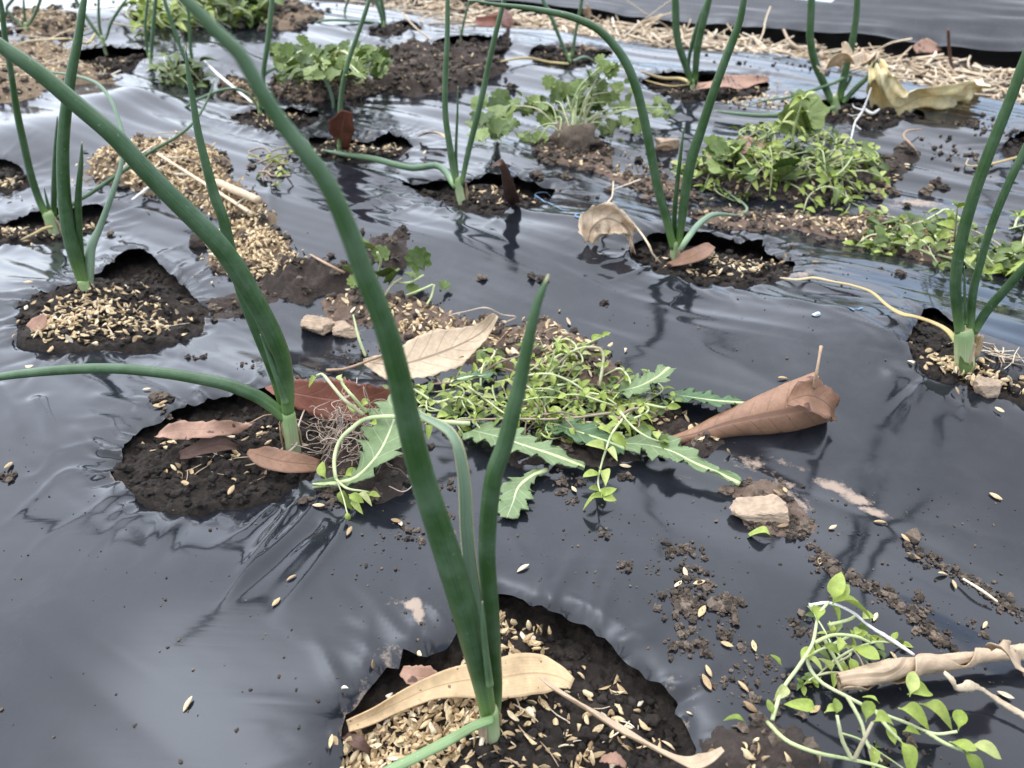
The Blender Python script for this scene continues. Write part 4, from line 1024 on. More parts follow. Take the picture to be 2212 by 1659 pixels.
root_tube(t, [(1866, 238, 4, .012), (1846, 232, 4, .012), (1842, 225, 3, .010)]); root_tube(t, [(1860, 246, 3, .010), (1840, 250, 3, .008), (1832, 246, 2, .006)])
root_tube(t, [(1868, 236, 9, .012), (1885, 245, 10, .010), (1900, 235, 6, .012)]); root_tube(t, [(1846, 268, 3, .005), (1860, 280, 2, .003)])

blade_at("dry_leaf", "light brown leaf on the straw of the furrow, below the next bed's film", "dry leaf", [(1975, 108, .012), (2000, 100, .016), (2034, 104, .012)], [18, 38, 10], 'lf_pink', roll=-.8, curl=.5, n=16, m=6, seed=24)
blade_at("dry_leaf", "tan curled leaf on the furrow straw by the far end", "dry leaf", [(1262, 35, .006), (1274, 22, .02), (1268, 6, .036)], [16, 26, 8], 'lf_beige', roll=.3, curl=1.0, n=16, m=6, seed=25, up=Vector((0, -1, .2)))
blade_at("dry_leaf", "small pale curled leaf in the film near the lobed-leaf weed", "dry leaf", [(1415, 325, .004), (1432, 318, .012), (1452, 320, .006)], [12, 24, 8], 'lf_beige', roll=.3, curl=1.0, n=16, m=6, seed=26)
blade_at("dry_leaf", "crumpled pale leaf by the foot of the onion with two tall thin leaves", "dry leaf", [(905, 295, .004), (930, 288, .010), (952, 292, .008), (975, 310, .004)], [12, 30, 26, 8], 'lf_beige', roll=.3, curl=1.0, n=18, m=8, serr=(.3, 6), seed=27)
blade_at("dry_leaf", "small upturned tan leaf among the stalks beside the pale pinkish leaf", "dry leaf", [(1540, 335, .004), (1530, 345, .010), (1526, 362, .004)], [10, 22, 6], 'lf_beige', roll=.4, curl=.9, n=14, m=6, seed=28)

# ------------------------------------------------------------------ stones
def rock(c, rx, ry, rz, seed, det=4):
    import bmesh
    bm = bmesh.new(); bmesh.ops.create_icosphere(bm, subdivisions=det, radius=1.0); q = random.Random(seed)
    pl = [(Vector((q.gauss(0, 1), q.gauss(0, 1), q.gauss(0, .8))).normalized(), q.uniform(.55, .85)) for _ in range(9)] + [(Vector((q.uniform(-.2, .2), q.uniform(-.3, 0), 1)).normalized(), .6)]
    V = []
    for v in bm.verts:
        p = v.co; k = 1.1
        for n_, d_ in pl:
            a = p.dot(n_)
            if a > .05: k = min(k, d_ / a)
        k *= 1 + .05 * float(fbm(np.array([p.x * 4 + seed]), np.array([p.y * 4 + p.z * 6]), 1.0, 3, seed, .7)[0])
        V.append((c[0] + p.x * k * rx, c[1] + p.y * k * ry, c[2] + p.z * k * rz))
    F = [tuple(v.index for v in f.verts) for f in bm.faces]; bm.free()
    return V, F
def lump(c, rx, ry, rz, seed, det=3, amp=.22, freq=2.2, flat_top=0.0):
    import bmesh
    bm = bmesh.new(); bmesh.ops.create_icosphere(bm, subdivisions=det, radius=1.0)
    V = []
    for v in bm.verts:
        p = v.co
        k = 1 + amp * float(fbm(np.array([p.x * freq + seed]), np.array([p.y * freq + p.z * 1.7 * freq]), 1.0, 3, seed)[0])
        z = p.z * k
        if flat_top: z = min(z, flat_top + .05 * (k - 1))
        V.append((c[0] + p.x * k * rx, c[1] + p.y * k * ry, c[2] + z * rz))
    F = [tuple(v.index for v in f.verts) for f in bm.faces]; bm.free()
    return V, F
for nm, lb, u, v, rx, ry, rz, sd, ft in [("soil_clod", "squarish flat-topped pale clod on dry smear of soil", 1642, 1112, .0125, .010, .0062, 3, .55),
        ("soil_clod", "larger of two pale rounded clods behind the long arching onion leaf", 692, 712, .0115, .008, .0075, 8, 0), ("soil_clod", "smaller flat pale clod touching the larger rounded clod", 744, 722, .0105, .007, .0055, 12, .5),
        ("soil_clod", "round brown clod beside a lone hull on the slanting film", 1974, 1165, .0038, .0038, .0036, 15, 0), ("soil_clod", "small pale clod in the film of the high row, by the lobed weed", 1437, 318, .012, .009, .008, 18, 0),
        ("soil_clod", "pale clod at the foot of the stout onion", 2130, 850, .008, .006, .007, 23, 0), ("soil_clod", "tiny white pebble on bare sloping film", 1762, 681, .0024, .0018, .0016, 25, 0),
        ("soil_clod", "dark round clod on film between the hull heap and hull-filled hole", 428, 533, .0075, .006, .007, 29, 0)]:
    p = A(u, v)
    V, F = rock((p.x, p.y, p.z + rz * .45), rx * 1.15, ry * 1.15, rz * 1.3, sd)
    o = mk(nm, np.array(V) - np.array(p), F, M['stone'] if 'dark' not in lb and 'brown' not in lb else M['clod'])
    o.data.polygons.foreach_set('use_smooth', np.zeros(len(o.data.polygons), bool))
    if 'white' in lb: o.data.materials[0] = M['white']
    o.location = p
    tag(o, lb, "clod" if 'pebble' not in lb else "pebble")

# ------------------------------------------------------------------ weeds
def leaf_mesh(name, L, W, mat, droop=.25, fold=.25, tip=1.0, seed=0, lobes=0, n=10):
    """one small leaf from its base along +X; lobes > 0 gives a rounded scalloped blade on a short stalk"""
    rr = random.Random(seed); V = []; F = []; U = []; sk = rr.uniform(-.16, .16); tw = rr.uniform(-.5, .5)
    if lobes:
        V.append((L * .12, 0, 0)); U.append((.5, 0)); K = lobes * 5
        for ring, s in enumerate((.5, 1.0)):
            for k in range(K + 1):
                a = (k / K - .5) * 2 * math.pi * .86
                r = s * (1 + (.11 * math.cos((k / K) * lobes * 2 * math.pi + math.pi) if ring else 0))
                x = L * .55 + math.cos(a) * L * .5 * r; y = math.sin(a) * W * .5 * r
                V.append((x, y, -.10 * L * (s * s) * math.cos(a * 2) + fold * W * .3 * s + rr.uniform(-1, 1) * L * .02)); U.append((.5 + y / W, x / L))
        for k in range(K):
            F.append((0, 1 + k, 2 + k)); F.append((1 + k, K + 2 + k, K + 3 + k, 2 + k))
    else:
        for i in range(n):
            t = i / (n - 1); w = W * .5 * float(np.interp(t, (0, .14, .22, .32, .45, .6, .75, .88, .96, 1), (.07, .09, .40, .78, .99, 1.0, .84, .52, .22, .02)))
            z = L * (.35 * t - (.35 + droop) * t * t); x = L * t
            for q in (-1, -.5, 0, .5, 1):
                V.append((x, q * w + sk * L * t * t, z + abs(q) * w * fold * 1.6 + q * w * tw * t + .015 * L * math.sin(9 * t + q * 2))); U.append(((q + 1) / 2, t))
        for i in range(n - 1):
            for k in range(4): F.append((i * 5 + k, i * 5 + k + 1, i * 5 + k + 6, i * 5 + k + 5))
    N = len(V); e = L * .012
    V2 = [(x, y, z - e) for x, y, z in V]
    me = bpy.data.meshes.new(name); me.from_pydata(V + V2, [], F + [tuple(N + i for i in reversed(f)) for f in F])
    me.polygons.foreach_set("use_smooth", np.ones(len(me.polygons), bool)); me.materials.append(M[mat]); me.update()
    return me
LM = {'cw': [leaf_mesh("leaf", .0105, .0058 - .0004 * (i % 3), 'weed', .14 * i, .10 + .08 * i, seed=i) for i in range(7)],
      'cwd': [leaf_mesh("leaf", .0105, .0062, 'weed_dark', .2 * i, .12 + .1 * i, seed=10 + i) for i in range(5)],
      'lob': [leaf_mesh("leaf", .024, .022, 'weed_mid', 0, .2 + .3 * i, lobes=5 + i, seed=20 + i) for i in range(4)],
      'lobd': [leaf_mesh("leaf", .024, .022, 'weed_dark', 0, .2 + .3 * i, lobes=5 + i, seed=30 + i) for i in range(4)]}
def put_leaf(t, kind, pos, yaw, pitch, rollv, scale, rr, name="leaf"):
    me = rr.choice(LM[kind])
    Mx = Matrix.Translation(pos) @ Matrix.Rotation(yaw, 4, 'Z') @ Matrix.Rotation(-pitch, 4, 'Y') @ Matrix.Rotation(rollv, 4, 'X') @ Matrix.Scale(scale, 4)
    return inst(name, me, Mx, t)
def weed_stem(t, pts, r, kinds, size, rr, step=.012, tipn=3, mat='weed_stem', start=.0, leafy=1.0, sides=6, parent=None):
    V, F, U = tube([(*p, r * (1 - .45 * i / (len(pts) - 1))) for i, p in enumerate(pts)], max(10, 4 * len(pts)), sides, 1, .08, rr.randrange(999))
    st = mk("stem", V, F, M[mat], t, U)
    S = spline(pts, 40); d = np.r_[0, np.cumsum(np.linalg.norm(np.diff(S, axis=0), axis=1))]; Ltot = d[-1]
    x = Ltot * start + step * rr.uniform(.3, 1); ang = rr.uniform(0, 6.28)
    while x < Ltot * .97:
        i = min(38, int(np.searchsorted(d, x))); p = Vector(S[i]); T = (Vector(S[i + 1]) - p).normalized()
        yaw0 = math.atan2(T.y, T.x)
        for sgn in (-1, 1):
            if rr.random() > leafy: continue
            put_leaf(t, rr.choice(kinds), p, yaw0 + sgn * rr.uniform(.6, 1.5), rr.uniform(-.1, .9), rr.uniform(-.6, .6), size * rr.uniform(.65, 1.15), rr)
        x += step * rr.uniform(.7, 1.4)
    p = Vector(S[-1]); T = (p - Vector(S[-3])).normalized(); yaw0 = math.atan2(T.y, T.x)
    for k in range(tipn):
        put_leaf(t, rr.choice(kinds), p, yaw0 + (k - (tipn - 1) / 2) * 1.1 + rr.uniform(-.3, .3), rr.uniform(.1, 1.0), rr.uniform(-.5, .5), size * rr.uniform(.5, .9), rr)
    return st
def in_poly(rr, pl):
    a = np.array(pl); lo, hi = a.min(0), a.max(0)
    while True:
        x, y = rr.uniform(lo[0], hi[0]), rr.uniform(lo[1], hi[1])
        if poly_sdf(pl, np.array([x]), np.array([y]))[0][0] < 0: return x, y
def weed_pile(t, pd, n, length, hmax, kinds, size, seed, r=.0007, step=.011, leafy=.95, mats=('weed_stem',), bias=None, up=0.0):
    rr = random.Random(seed); pl = [(p.x, p.y) for p in (A(u, v) for u, v in pd)]
    for k in range(n):
        x, y = in_poly(rr, pl); a = rr.uniform(0, 6.28) if bias is None else bias + rr.gauss(0, .7)
        m = 5; L = length * rr.uniform(.5, 1.2); pts = []; h0 = rr.uniform(.1, 1) * hmax
        for i in range(m):
            s = i / (m - 1)
            pts.append((x, y, topz(x, y) + .001 + h0 * (math.sin(math.pi * min(1, s * .9 + .1)) * (1 - up) + up * s)))
            a += rr.gauss(0, .35); x += math.cos(a) * L / m; y += math.sin(a) * L / m
            if poly_sdf(pl, np.array([x]), np.array([y]))[0][0] > .008: a += 1.5
        weed_stem(t, pts, r * rr.uniform(.7, 1.3), kinds, size, rr, step, 3, rr.choice(mats), leafy=leafy)

# big chickweed tangle in the middle
t = thing("chickweed_tangle", "big uprooted chickweed tangle of pale stems and small bright leaves", "weed", A(1180, 880))
weed_pile(t, [(905, 885), (945, 840), (1010, 820), (1120, 805), (1230, 815), (1320, 845), (1370, 890), (1360, 930), (1290, 945), (1180, 930), (1050, 905)], 50, .075, .018, ['cw', 'cw', 'cw', 'cwd'], .74, 41, .0009, .011, .85, ('weed_stem', 'weed_stem', 'brown_stem'))
weed_pile(t, [(930, 860), (1000, 825), (1200, 820), (1330, 860), (1250, 900), (1000, 890)], 9, .09, .015, ['cw', 'cw'], .7, 43, .0009, .014, .8, bias=.1)
weed_pile(t, [(1130, 830), (1240, 820), (1370, 870), (1350, 935), (1240, 940), (1140, 905)], 22, .05, .014, ['cw', 'cwd'], .60, 42, .0006, .008, .95, ('weed_stem', 'brown_stem'))
rr = random.Random(5)
for rows, kinds, sz in [([(1345, 905, .016), (1320, 940, .016), (1308, 975, .012), (1300, 1000, .008), (1292, 1040, .006), (1300, 1075, .008)], ['cw'], 1.05),
        ([(1340, 890, .018), (1370, 925, .016), (1400, 945, .014), (1430, 955, .010)], ['cw', 'cwd'], .8), ([(1320, 892, .020), (1210, 905, .014), (1080, 905, .012), (960, 908, .010), (900, 900, .010)], ['cw'], .7),
        ([(1190, 790, .014), (1195, 770, .022), (1205, 745, .030)], ['cw'], 1.15), ([(1265, 745, .016), (1285, 735, .022), (1300, 728, .026)], ['cw'], .8)]:
    weed_stem(t, path(rows), .0008, kinds, sz, rr, .014, 4, 'brown_stem' if sz < .8 else 'weed_stem', leafy=.8)

# chickweed stem bent round the roots, with seed heads
t = thing("chickweed_sprig", "pale green chickweed stem bent in a hook with drooping buds, before the tangled roots", "weed", A(725, 1040))
rr = random.Random(15)
for rows, r in [([(1015, 915, .018), (960, 912, .020), (900, 905, .024), (850, 900, .026), (790, 905, .026), (760, 925, .024), (735, 950, .020), (724, 980, .016), (722, 1010, .012), (726, 1035, .010)], .0014),
                ([(785, 895, .028), (745, 865, .036), (715, 830, .044), (695, 808, .048), (684, 812, .046)], .0011), ([(790, 890, .028), (765, 860, .036), (740, 830, .044), (738, 818, .046)], .0010),
                ([(726, 1035, .010), (750, 1055, .010), (790, 1062, .008), (800, 1065, .006)], .0007), ([(728, 1038, .010), (740, 1070, .008), (748, 1100, .006), (751, 1112, .005)], .0004)]:
    V, F, U = tube([(*p, r * (1 - .3 * i / len(rows))) for i, p in enumerate(path(rows))], 30, 7, 1, .06); mk("stem", V, F, M['weed_stem'], t, U)
for u, v, h, sz, yaw in [(705, 1035, .010, 1.0, 2.2), (742, 1030, .012, .9, .8), (735, 1058, .008, 1.0, -1.2), (752, 1068, .008, .9, -.7), (770, 1068, .007, .8, -.4), (790, 1070, .006, .7, -.2), (765, 1078, .005, .7, -1.3),
        (765, 895, .026, .9, 1.8), (800, 915, .026, .8, -.8), (782, 880, .030, .7, 1.2), (940, 905, .022, .9, .6), (925, 918, .020, .8, -1.4), (684, 815, .046, .6, -2), (738, 825, .044, .6, 2), (935, 860, .022, 1.2, .3), (920, 850, .024, 1.0, 2.2)]:
    put_leaf(t, 'cw', A(u, v, h), yaw, rr.uniform(0, .7), rr.uniform(-.6, .6), sz, rr)
V, F = lump(A(751, 1116, .004), .0016, .0016, .0020, 5, 2, .1); mk("bud", V, F, M['weed'], t)
V, F = lump(A(792, 1072, .005), .0015, .0015, .0018, 6, 2, .1); mk("bud", V, F, M['weed'], t)

# tangled roots between the bent stem and the hole
t = thing("root_tangle", "tangle of dry pale roots at the rim of the hole by the red-brown leaf", "roots", A(770, 970))
rr = random.Random(9); RV, RF = [], []
pl = [(p.x, p.y) for p in (A(u, v) for u, v in [(690, 960), (720, 915), (790, 895), (860, 910), (880, 980), (840, 1010), (740, 1010)])]
for k in range(150):
    x, y = in_poly(rr, pl); a = rr.uniform(0, 6.28); pts = []; L = rr.uniform(.012, .04); h = rr.uniform(.002, .020)
    for i in range(5):
        pts.append((x, y, topz(x, y) + h + rr.uniform(-.002, .003), rr.uniform(.00012, .00035))); a += rr.gauss(0, .8); x += math.cos(a) * L / 5; y += math.sin(a) * L / 5; h = max(.001, h + rr.uniform(-.004, .003))
    V, F, U = tube(pts, 12, 4); nb = len(RV); RV += V; RF += [tuple(i + nb for i in f) for f in F]
tag(mk("root_mass", RV, RF, M['root'], t), kind="stuff")
for rows in [[(660, 880, .004, .0006), (645, 920, .008, .0005), (640, 960, .010, .0006), (612, 985, .008, .0006), (580, 1015, .004, .0007)], [(820, 900, .024, .0004), (790, 860, .040, .0003), (785, 835, .044, .0003), (795, 860, .040, .0003), (800, 890, .030, .0003)],
             [(840, 1050, .003, .0003), (870, 1062, .004, .0003), (890, 1050, .003, .0003), (895, 1035, .003, .0003)]]:
    V, F, U = tube([(*A(u, v, h), r) for u, v, h, r in rows], 22, 5); mk("root", V, F, M['root'], t, U)

# cut sow-thistle leaves
for lb, rows, ws, kw, mt in [
    ("pale toothed thistle leaf with a thick cut stalk, against the tangled roots", [(676, 1048, .006), (730, 1042, .008), (770, 1030, .012), (810, 990, .018), (838, 940, .022), (856, 890, .026), (866, 850, .026)], [15, 22, 64, 96, 104, 92, 30], dict(roll=[0, -.2, -.5, -.6, -.6, -.6, -.6], curl=[1.6, 1.2, .5, .4, .4, .4, .4], serr=(.55, 8), seed=31), 'thistle'),
    ("flat grey-green toothed leaf running under the leafy brown chickweed stem", [(1020, 930, .006), (1080, 945, .010), (1140, 965, .011), (1200, 985, .010), (1262, 1010, .005)], [70, 86, 74, 60, 22], dict(roll=.1, curl=.5, serr=(.55, 7), seed=32), 'thistle'),
    ("small speckled toothed leaf with a torn notch, flat on open film", [(1182, 1014, .003), (1150, 1028, .004), (1122, 1050, .004), (1108, 1085, .004), (1095, 1118, .003)], [10, 26, 64, 70, 36], dict(roll=.0, curl=.3, serr=(.5, 6), seed=33), 'thistle'),
    ("dark toothed leaf lying deep under the chickweed tangle", [(1180, 910, .006), (1240, 930, .008), (1300, 950, .008), (1350, 970, .006)], [40, 80, 80, 40], dict(roll=.1, curl=.4, serr=(.4, 6), seed=34), 'thistle_dark'),
    ("toothed leaf with a broad pale cut midrib pointing at the squarish clod", [(1350, 958, .006), (1400, 962, .009), (1450, 975, .010), (1500, 1000, .009), (1550, 1022, .007), (1598, 1045, .005)], [50, 84, 82, 48, 30, 24], dict(roll=.1, curl=[.5, .5, .6, 1.2, 2.0, 2.2], serr=(.65, 5), seed=35), 'thistle'),
    ("broad pale toothed leaf rising out of the tangle onto clean film", [(1335, 845, .008), (1380, 835, .016), (1420, 815, .020), (1445, 795, .018)], [34, 70, 72, 34], dict(roll=-.2, curl=.7, serr=(.5, 5), seed=36), 'thistle'),
    ("green toothed leaf lying flat with its end under the rolled brown leaf", [(1442, 850, .006), (1490, 858, .010), (1545, 866, .010), (1612, 872, .006)], [60, 84, 70, 26], dict(roll=.25, curl=.5, serr=(.45, 7), seed=37), 'thistle_dark'),
    ("dark green finely toothed leaf on top of the pale chickweed stems", [(975, 825, .022), (1010, 815, .026), (1040, 812, .026), (1072, 806, .022)], [14, 34, 36, 8], dict(roll=.25, curl=.7, serr=(.14, 14), seed=38), 'thistle_dark')]:
    t = blade_at("thistle_leaf", lb, "leaf", rows, ws, mt, n=64, m=10, wav=(.0012, 3), th=.0005, **kw)
    t2 = path(rows); 
    V, F, U = tube([(*(Vector(p) + Vector((0, 0, -.0003))), r) for p, r in zip(t2, np.linspace(.0017, .0004, len(t2)) if ws[0] < 24 else np.linspace(.0004, .0017, len(t2)))], 30, 7, .8)
    mk("midrib", V, F, M['weed_stem'], t, U)

# chickweed with the rolled leaf, bottom right
t = thing("chickweed_plant", "uprooted chickweed sprawling on the film under the scrolled dry leaf", "weed", A(1850, 1500)); rr = random.Random(23)
stems = [[(1658, 1560, .008), (1700, 1600, .010), (1760, 1625, .010), (1835, 1640, .008), (1900, 1655, .006), (1960, 1680, .004)], [(1668, 1555, .010), (1690, 1490, .014), (1725, 1440, .018), (1755, 1390, .022), (1768, 1330, .026), (1790, 1300, .028)],
         [(1760, 1388, .022), (1800, 1372, .022), (1850, 1375, .022), (1880, 1388, .020)], [(1755, 1395, .020), (1745, 1430, .016), (1770, 1470, .014), (1830, 1505, .014), (1890, 1535, .012), (1960, 1562, .010), (2020, 1585, .010), (2068, 1580, .014)],
         [(1830, 1505, .014), (1860, 1560, .010), (1875, 1610, .006), (1905, 1645, .004)], [(1840, 1640, .008), (1820, 1600, .016), (1812, 1565, .022), (1808, 1545, .024)], [(1845, 1640, .008), (1870, 1590, .018), (1885, 1560, .022)],
         [(1890, 1535, .012), (1920, 1575, .014), (1945, 1600, .012)], [(2000, 1580, .010), (2040, 1605, .010), (2090, 1625, .008)], [(1780, 1380, .018), (1808, 1430, .012), (1822, 1455, .010)], [(1790, 1350, .022), (1830, 1340, .020), (1850, 1330, .018)]]
for i, rows in enumerate(stems):
    V, F, U = tube([(*p, .0008 * (1 - .35 * k / len(rows))) for k, p in enumerate(path(rows))], 30, 7, 1, .08); mk("stem", V, F, M['weed_stem'], t, U)
for u, v, h, yaw, pit, sz in [(1612, 1560, .008, 2.9, .3, 1.2), (1690, 1440, .014, 2.4, .5, .9), (1728, 1430, .018, .6, .5, 1.2), (1740, 1420, .018, -.6, .2, 1.0), (1765, 1345, .026, 1.2, .3, 1.5), (1800, 1300, .028, 1.3, .9, 1.7), (1805, 1300, .026, -.1, .1, 2.0), (1798, 1305, .026, .5, .6, 1.5),
        (1790, 1305, .024, -.9, .0, 1.0), (1840, 1395, .016, -.9, .2, 1.6), (1836, 1420, .012, -1.6, .1, 1.1), (1845, 1375, .020, .8, .4, .8), (1765, 1535, .020, 2.8, .3, 1.3), (1780, 1540, .020, .2, .3, 1.0), (1806, 1545, .022, 1.3, .5, .9), (1870, 1560, .022, 1.1, .4, 1.4), (1885, 1560, .022, .2, .2, 1.3),
        (1960, 1500, .016, .3, .1, 1.8), (1965, 1505, .016, 1.0, .5, 1.5), (1940, 1530, .014, -.5, .2, 1.6), (1985, 1520, .012, -.5, .1, 1.9), (1945, 1600, .014, -1.4, .0, 1.4), (1950, 1580, .014, .0, .3, .9), (2070, 1578, .014, 1.1, .5, 1.3), (2090, 1610, .010, -.4, .1, 1.7), (2080, 1620, .010, -1.2, .0, 1.6),
        (2050, 1602, .010, -.6, .2, 1.3), (1700, 1480, .014, -2.2, .2, 1.1), (1670, 1545, .012, 1.7, .6, .8), (1900, 1520, .014, 2.6, .4, .9), (1920, 1565, .012, -1.8, .1, 1.0), (1815, 1375, .022, -2.0, .2, .9), (1860, 1340, .018, .4, .4, 1.0), (1775, 1395, .018, -.4, .2, 1.0)]:
    put_leaf(t, 'cw', A(u, v, h), yaw, pit, rr.uniform(-.4, .4), sz * .68, rr)
weed_pile(t, [(1680, 1500), (1760, 1360), (1860, 1360), (1960, 1540), (2070, 1600), (1950, 1650), (1780, 1630)], 9, .045, .014, ['cw', 'cw', 'cwd'], .62, 71, .0006, .014, .75)
V, F, U = tube([(*A(u, v, h), w) for u, v, h, w in [(1748, 1308, .024, .0009), (1790, 1302, .026, .0007), (1840, 1322, .022, .0008), (1875, 1350, .016, .0009), (1930, 1385, .010, .0013), (1975, 1415, .008, .0008)]], 34, 6, .6, .2); mk("dead_stem", V, F, M['white_root'], t, U)

# weeds further back
t = thing("lobed_weed", "uprooted weed with rounded lobed leaves and a dark bare root ball", "weed", A(1230, 300))
V, F = lump(A(1240, 300, .008), .026, .018, .016, 44, 3, .35, 2.0); mk("root_ball", V, F, M['clod'], t); rr = random.Random(31)
c = A(1235, 285, .016)
for u, v, h, sz, kd in [(1295, 145, .085, 1.15, 'lob'), (1290, 170, .072, .9, 'lobd'), (1265, 185, .060, 1.1, 'lob'), (1300, 190, .060, 1.0, 'lobd'), (1340, 195, .060, 1.0, 'lob'), (1330, 150, .080, .8, 'lobd'), (1240, 205, .045, 1.4, 'lob'), (1225, 205, .045, 1.2, 'lobd'), (1200, 218, .040, 1.0, 'lobd'),
        (1155, 240, .020, 1.1, 'lob'), (1110, 228, .026, 1.1, 'lobd'), (1150, 220, .030, .9, 'lob'), (1160, 305, .006, 1.1, 'lob'), (1250, 303, .006, .9, 'lob'), (1340, 240, .020, 1.2, 'lobd'), (1345, 265, .012, 1.1, 'lob'), (1320, 285, .008, 1.2, 'lobd'), (1135, 290, .006, .9, 'lobd'), (1185, 262, .020, 1.1, 'lobd'),
        (1290, 228, .036, 1.2, 'lob'), (1265, 232, .030, 1.3, 'lobd'), (1310, 220, .040, 1.1, 'lobd'), (1445, 232, .016, .9, 'lobd'), (1420, 245, .012, .9, 'lob'), (1390, 232, .018, .9, 'lob'), (1210, 245, .026, 1.2, 'lob'), (1275, 265, .016, 1.1, 'lob'), (1240, 240, .028, 1.1, 'lob')]:
    p = A(u, v, h); m = (c + p) / 2 + Vector((rr.uniform(-.01, .01), rr.uniform(-.01, .01), .012))
    V, F, U = tube([(*(c + Vector((rr.uniform(-.02, .02), rr.uniform(-.012, .012), rr.uniform(-.006, .004)))), .0008), (*m, .0008), (*p, .0006)], 12, 5); mk("stem", V, F, M['weed_stem'], t, U)
    put_leaf(t, kd, p - Vector((0, .004, .006)), 1.57 + rr.uniform(-1.0, 1.0), rr.uniform(.2, 1.0), rr.uniform(-.5, .5), sz * .72, rr)
    for q in range(3): put_leaf(t, rr.choice([kd, 'lob']), p + Vector((rr.uniform(-.02, .02), rr.uniform(-.014, .014), rr.uniform(-.018, .004))), 1.57 + rr.uniform(-1.2, 1.2), rr.uniform(0, 1.0), rr.uniform(-.5, .5), sz * rr.uniform(.35, .65), rr)
t = thing("lobed_weed", "small clump of lobed leaves close behind the dark curled leaf", "weed", A(1070, 290)); rr = random.Random(32); c = A(1075, 285, .006)
for k in range(16):
    p = A(rr.uniform(1030, 1120), rr.uniform(225, 310), rr.uniform(.008, .035)); V, F, U = tube([(*c, .001), (*((c + p) / 2 + Vector((0, 0, .008))), .0009), (*p, .0007)], 8, 5); mk("stem", V, F, M['weed_stem'], t, U)
    put_leaf(t, rr.choice(['lob', 'lobd', 'lobd']), p, 1.57 + rr.uniform(-1.2, 1.2), rr.uniform(.1, .9), rr.uniform(-.5, .5), rr.uniform(.8, 1.2), rr)
t = thing("sprawling_weed", "sprawling leafy weed with one broad dark leaf standing up", "weed", A(1740, 390))
weed_pile(t, [(1500, 350), (1580, 330), (1680, 310), (1760, 300), (1830, 330), (1850, 400), (1840, 445), (1740, 440), (1620, 410), (1540, 390)], 56, .10, .028, ['cw', 'cw', 'cwd'], 1.05, 52, .0009, .014, .95)
rr = random.Random(33)
for u, v, h, sz in [(1735, 300, .030, 2.0), (1712, 305, .025, 1.5), (1752, 305, .028, 1.5)]: put_leaf(t, 'lobd', A(u, v, h), 1.57 + rr.uniform(-.6, .6), rr.uniform(.5, .9), rr.uniform(-.4, .4), sz, rr)
weed_stem(t, path([(1712, 320, .03), (1715, 280, .055), (1725, 245, .075), (1735, 215, .09)]), .0013, ['cw'], 1.3, rr, .016, 4)
for k in range(14): put_leaf(t, rr.choice(['lobd', 'lob']), A(rr.uniform(1530, 1680), rr.uniform(330, 400), rr.uniform(.006, .02)), rr.uniform(0, 6), rr.uniform(0, .8), rr.uniform(-.5, .5), rr.uniform(.7, 1.2), rr)
t = thing("chickweed_mat", "mat of small round-leaved chickweed behind the stout onion", "weed", A(2100, 540))
weed_pile(t, [(1900, 505), (1980, 500), (2060, 490), (2120, 480), (2200, 490), (2250, 520), (2250, 600), (2180, 600), (2110, 580), (2030, 572), (1950, 560)], 34, .09, .014, ['cw', 'cwd', 'cwd'], 1.25, 53, .0010, .014, .85)
weed_stem(t, path([(2062, 520, .006), (2065, 480, .03), (2068, 450, .045)]), .001, ['cwd', 'cw'], 1.3, random.Random(3), .014, 4)
t = thing("bushy_weed", "bushy bright green weed, fullest of the uprooted clumps", "weed", A(690, 150)); rr = random.Random(34); c = A(700, 160, .01)
for k in range(300):
    p = A(rr.uniform(592, 828), rr.uniform(85, 178), 0); f = max(0.15, 1 - abs((p.x - c.x) / .16) ** 1.6); p = A(*[(595 + 230 * rr.random()), 0][:1] + [118 + 58 * rr.random()], .004 + .085 * f * rr.random())
    if k < 60:
        V, F, U = tube([(*(c + Vector((rr.uniform(-.03, .03), rr.uniform(-.02, .02), 0))), .0015), (*((c + p) / 2 + Vector((0, 0, .02))), .0012), (*p, .0008)], 8, 5); mk("stem", V, F, M['weed_stem'], t, U)
    put_leaf(t, rr.choice(['lob', 'lob', 'lobd']), p, 1.57 + rr.uniform(-1.6, 1.6), rr.uniform(-.2, 1.0), rr.uniform(-.6, .6), rr.uniform(.42, .85), rr)
t = thing("seedling_weed", "small weed with round leaves beside the blocky dark clod", "weed", A(880, 620)); rr = random.Random(35)
for rows, tp in [([(830, 640, .004), (850, 612, .012), (868, 602, .012)], 0), ([(915, 595, .010), (885, 610, .012), (850, 610, .008)], 0), ([(938, 615, .010), (932, 640, .006), (922, 658, .003)], 0), ([(935, 615, .012), (905, 628, .010), (878, 638, .005)], 0), ([(815, 600, .01), (822, 565, .03), (815, 545, .04)], 0)]:
    V, F, U = tube([(*p, .0009) for p in path(rows)], 14, 6); mk("stem", V, F, M['weed_stem'], t, U)
for u, v, h, sz, kd in [(815, 545, .034, .75, 'lob'), (825, 572, .022, .6, 'lobd'), (845, 600, .012, .9, 'lobd'), (920, 592, .014, .85, 'lobd'), (905, 605, .012, .6, 'lobd'), (835, 620, .008, .7, 'lobd'), (882, 634, .006, .5, 'lob'), (962, 630, .004, .4, 'lob'), (772, 600, .01, .6, 'lobd'), (775, 625, .006, .5, 'lob')]:
    put_leaf(t, kd, A(u, v, h), rr.uniform(0, 6.28), rr.uniform(.1, .8), rr.uniform(-.5, .5), sz, rr)
t = thing("far_weed", "pale green weed clump beyond the tall pointed onion leaf", "weed", A(400, 55))
weed_pile(t, [(335, 30), (400, 15), (430, 40), (420, 70), (350, 68)], 16, .12, .05, ['cw'], 2.4, 54, .0014, .022, .9)
t = thing("far_weed", "rounded dark green weed clump in the farthest row", "weed", A(500, 45))
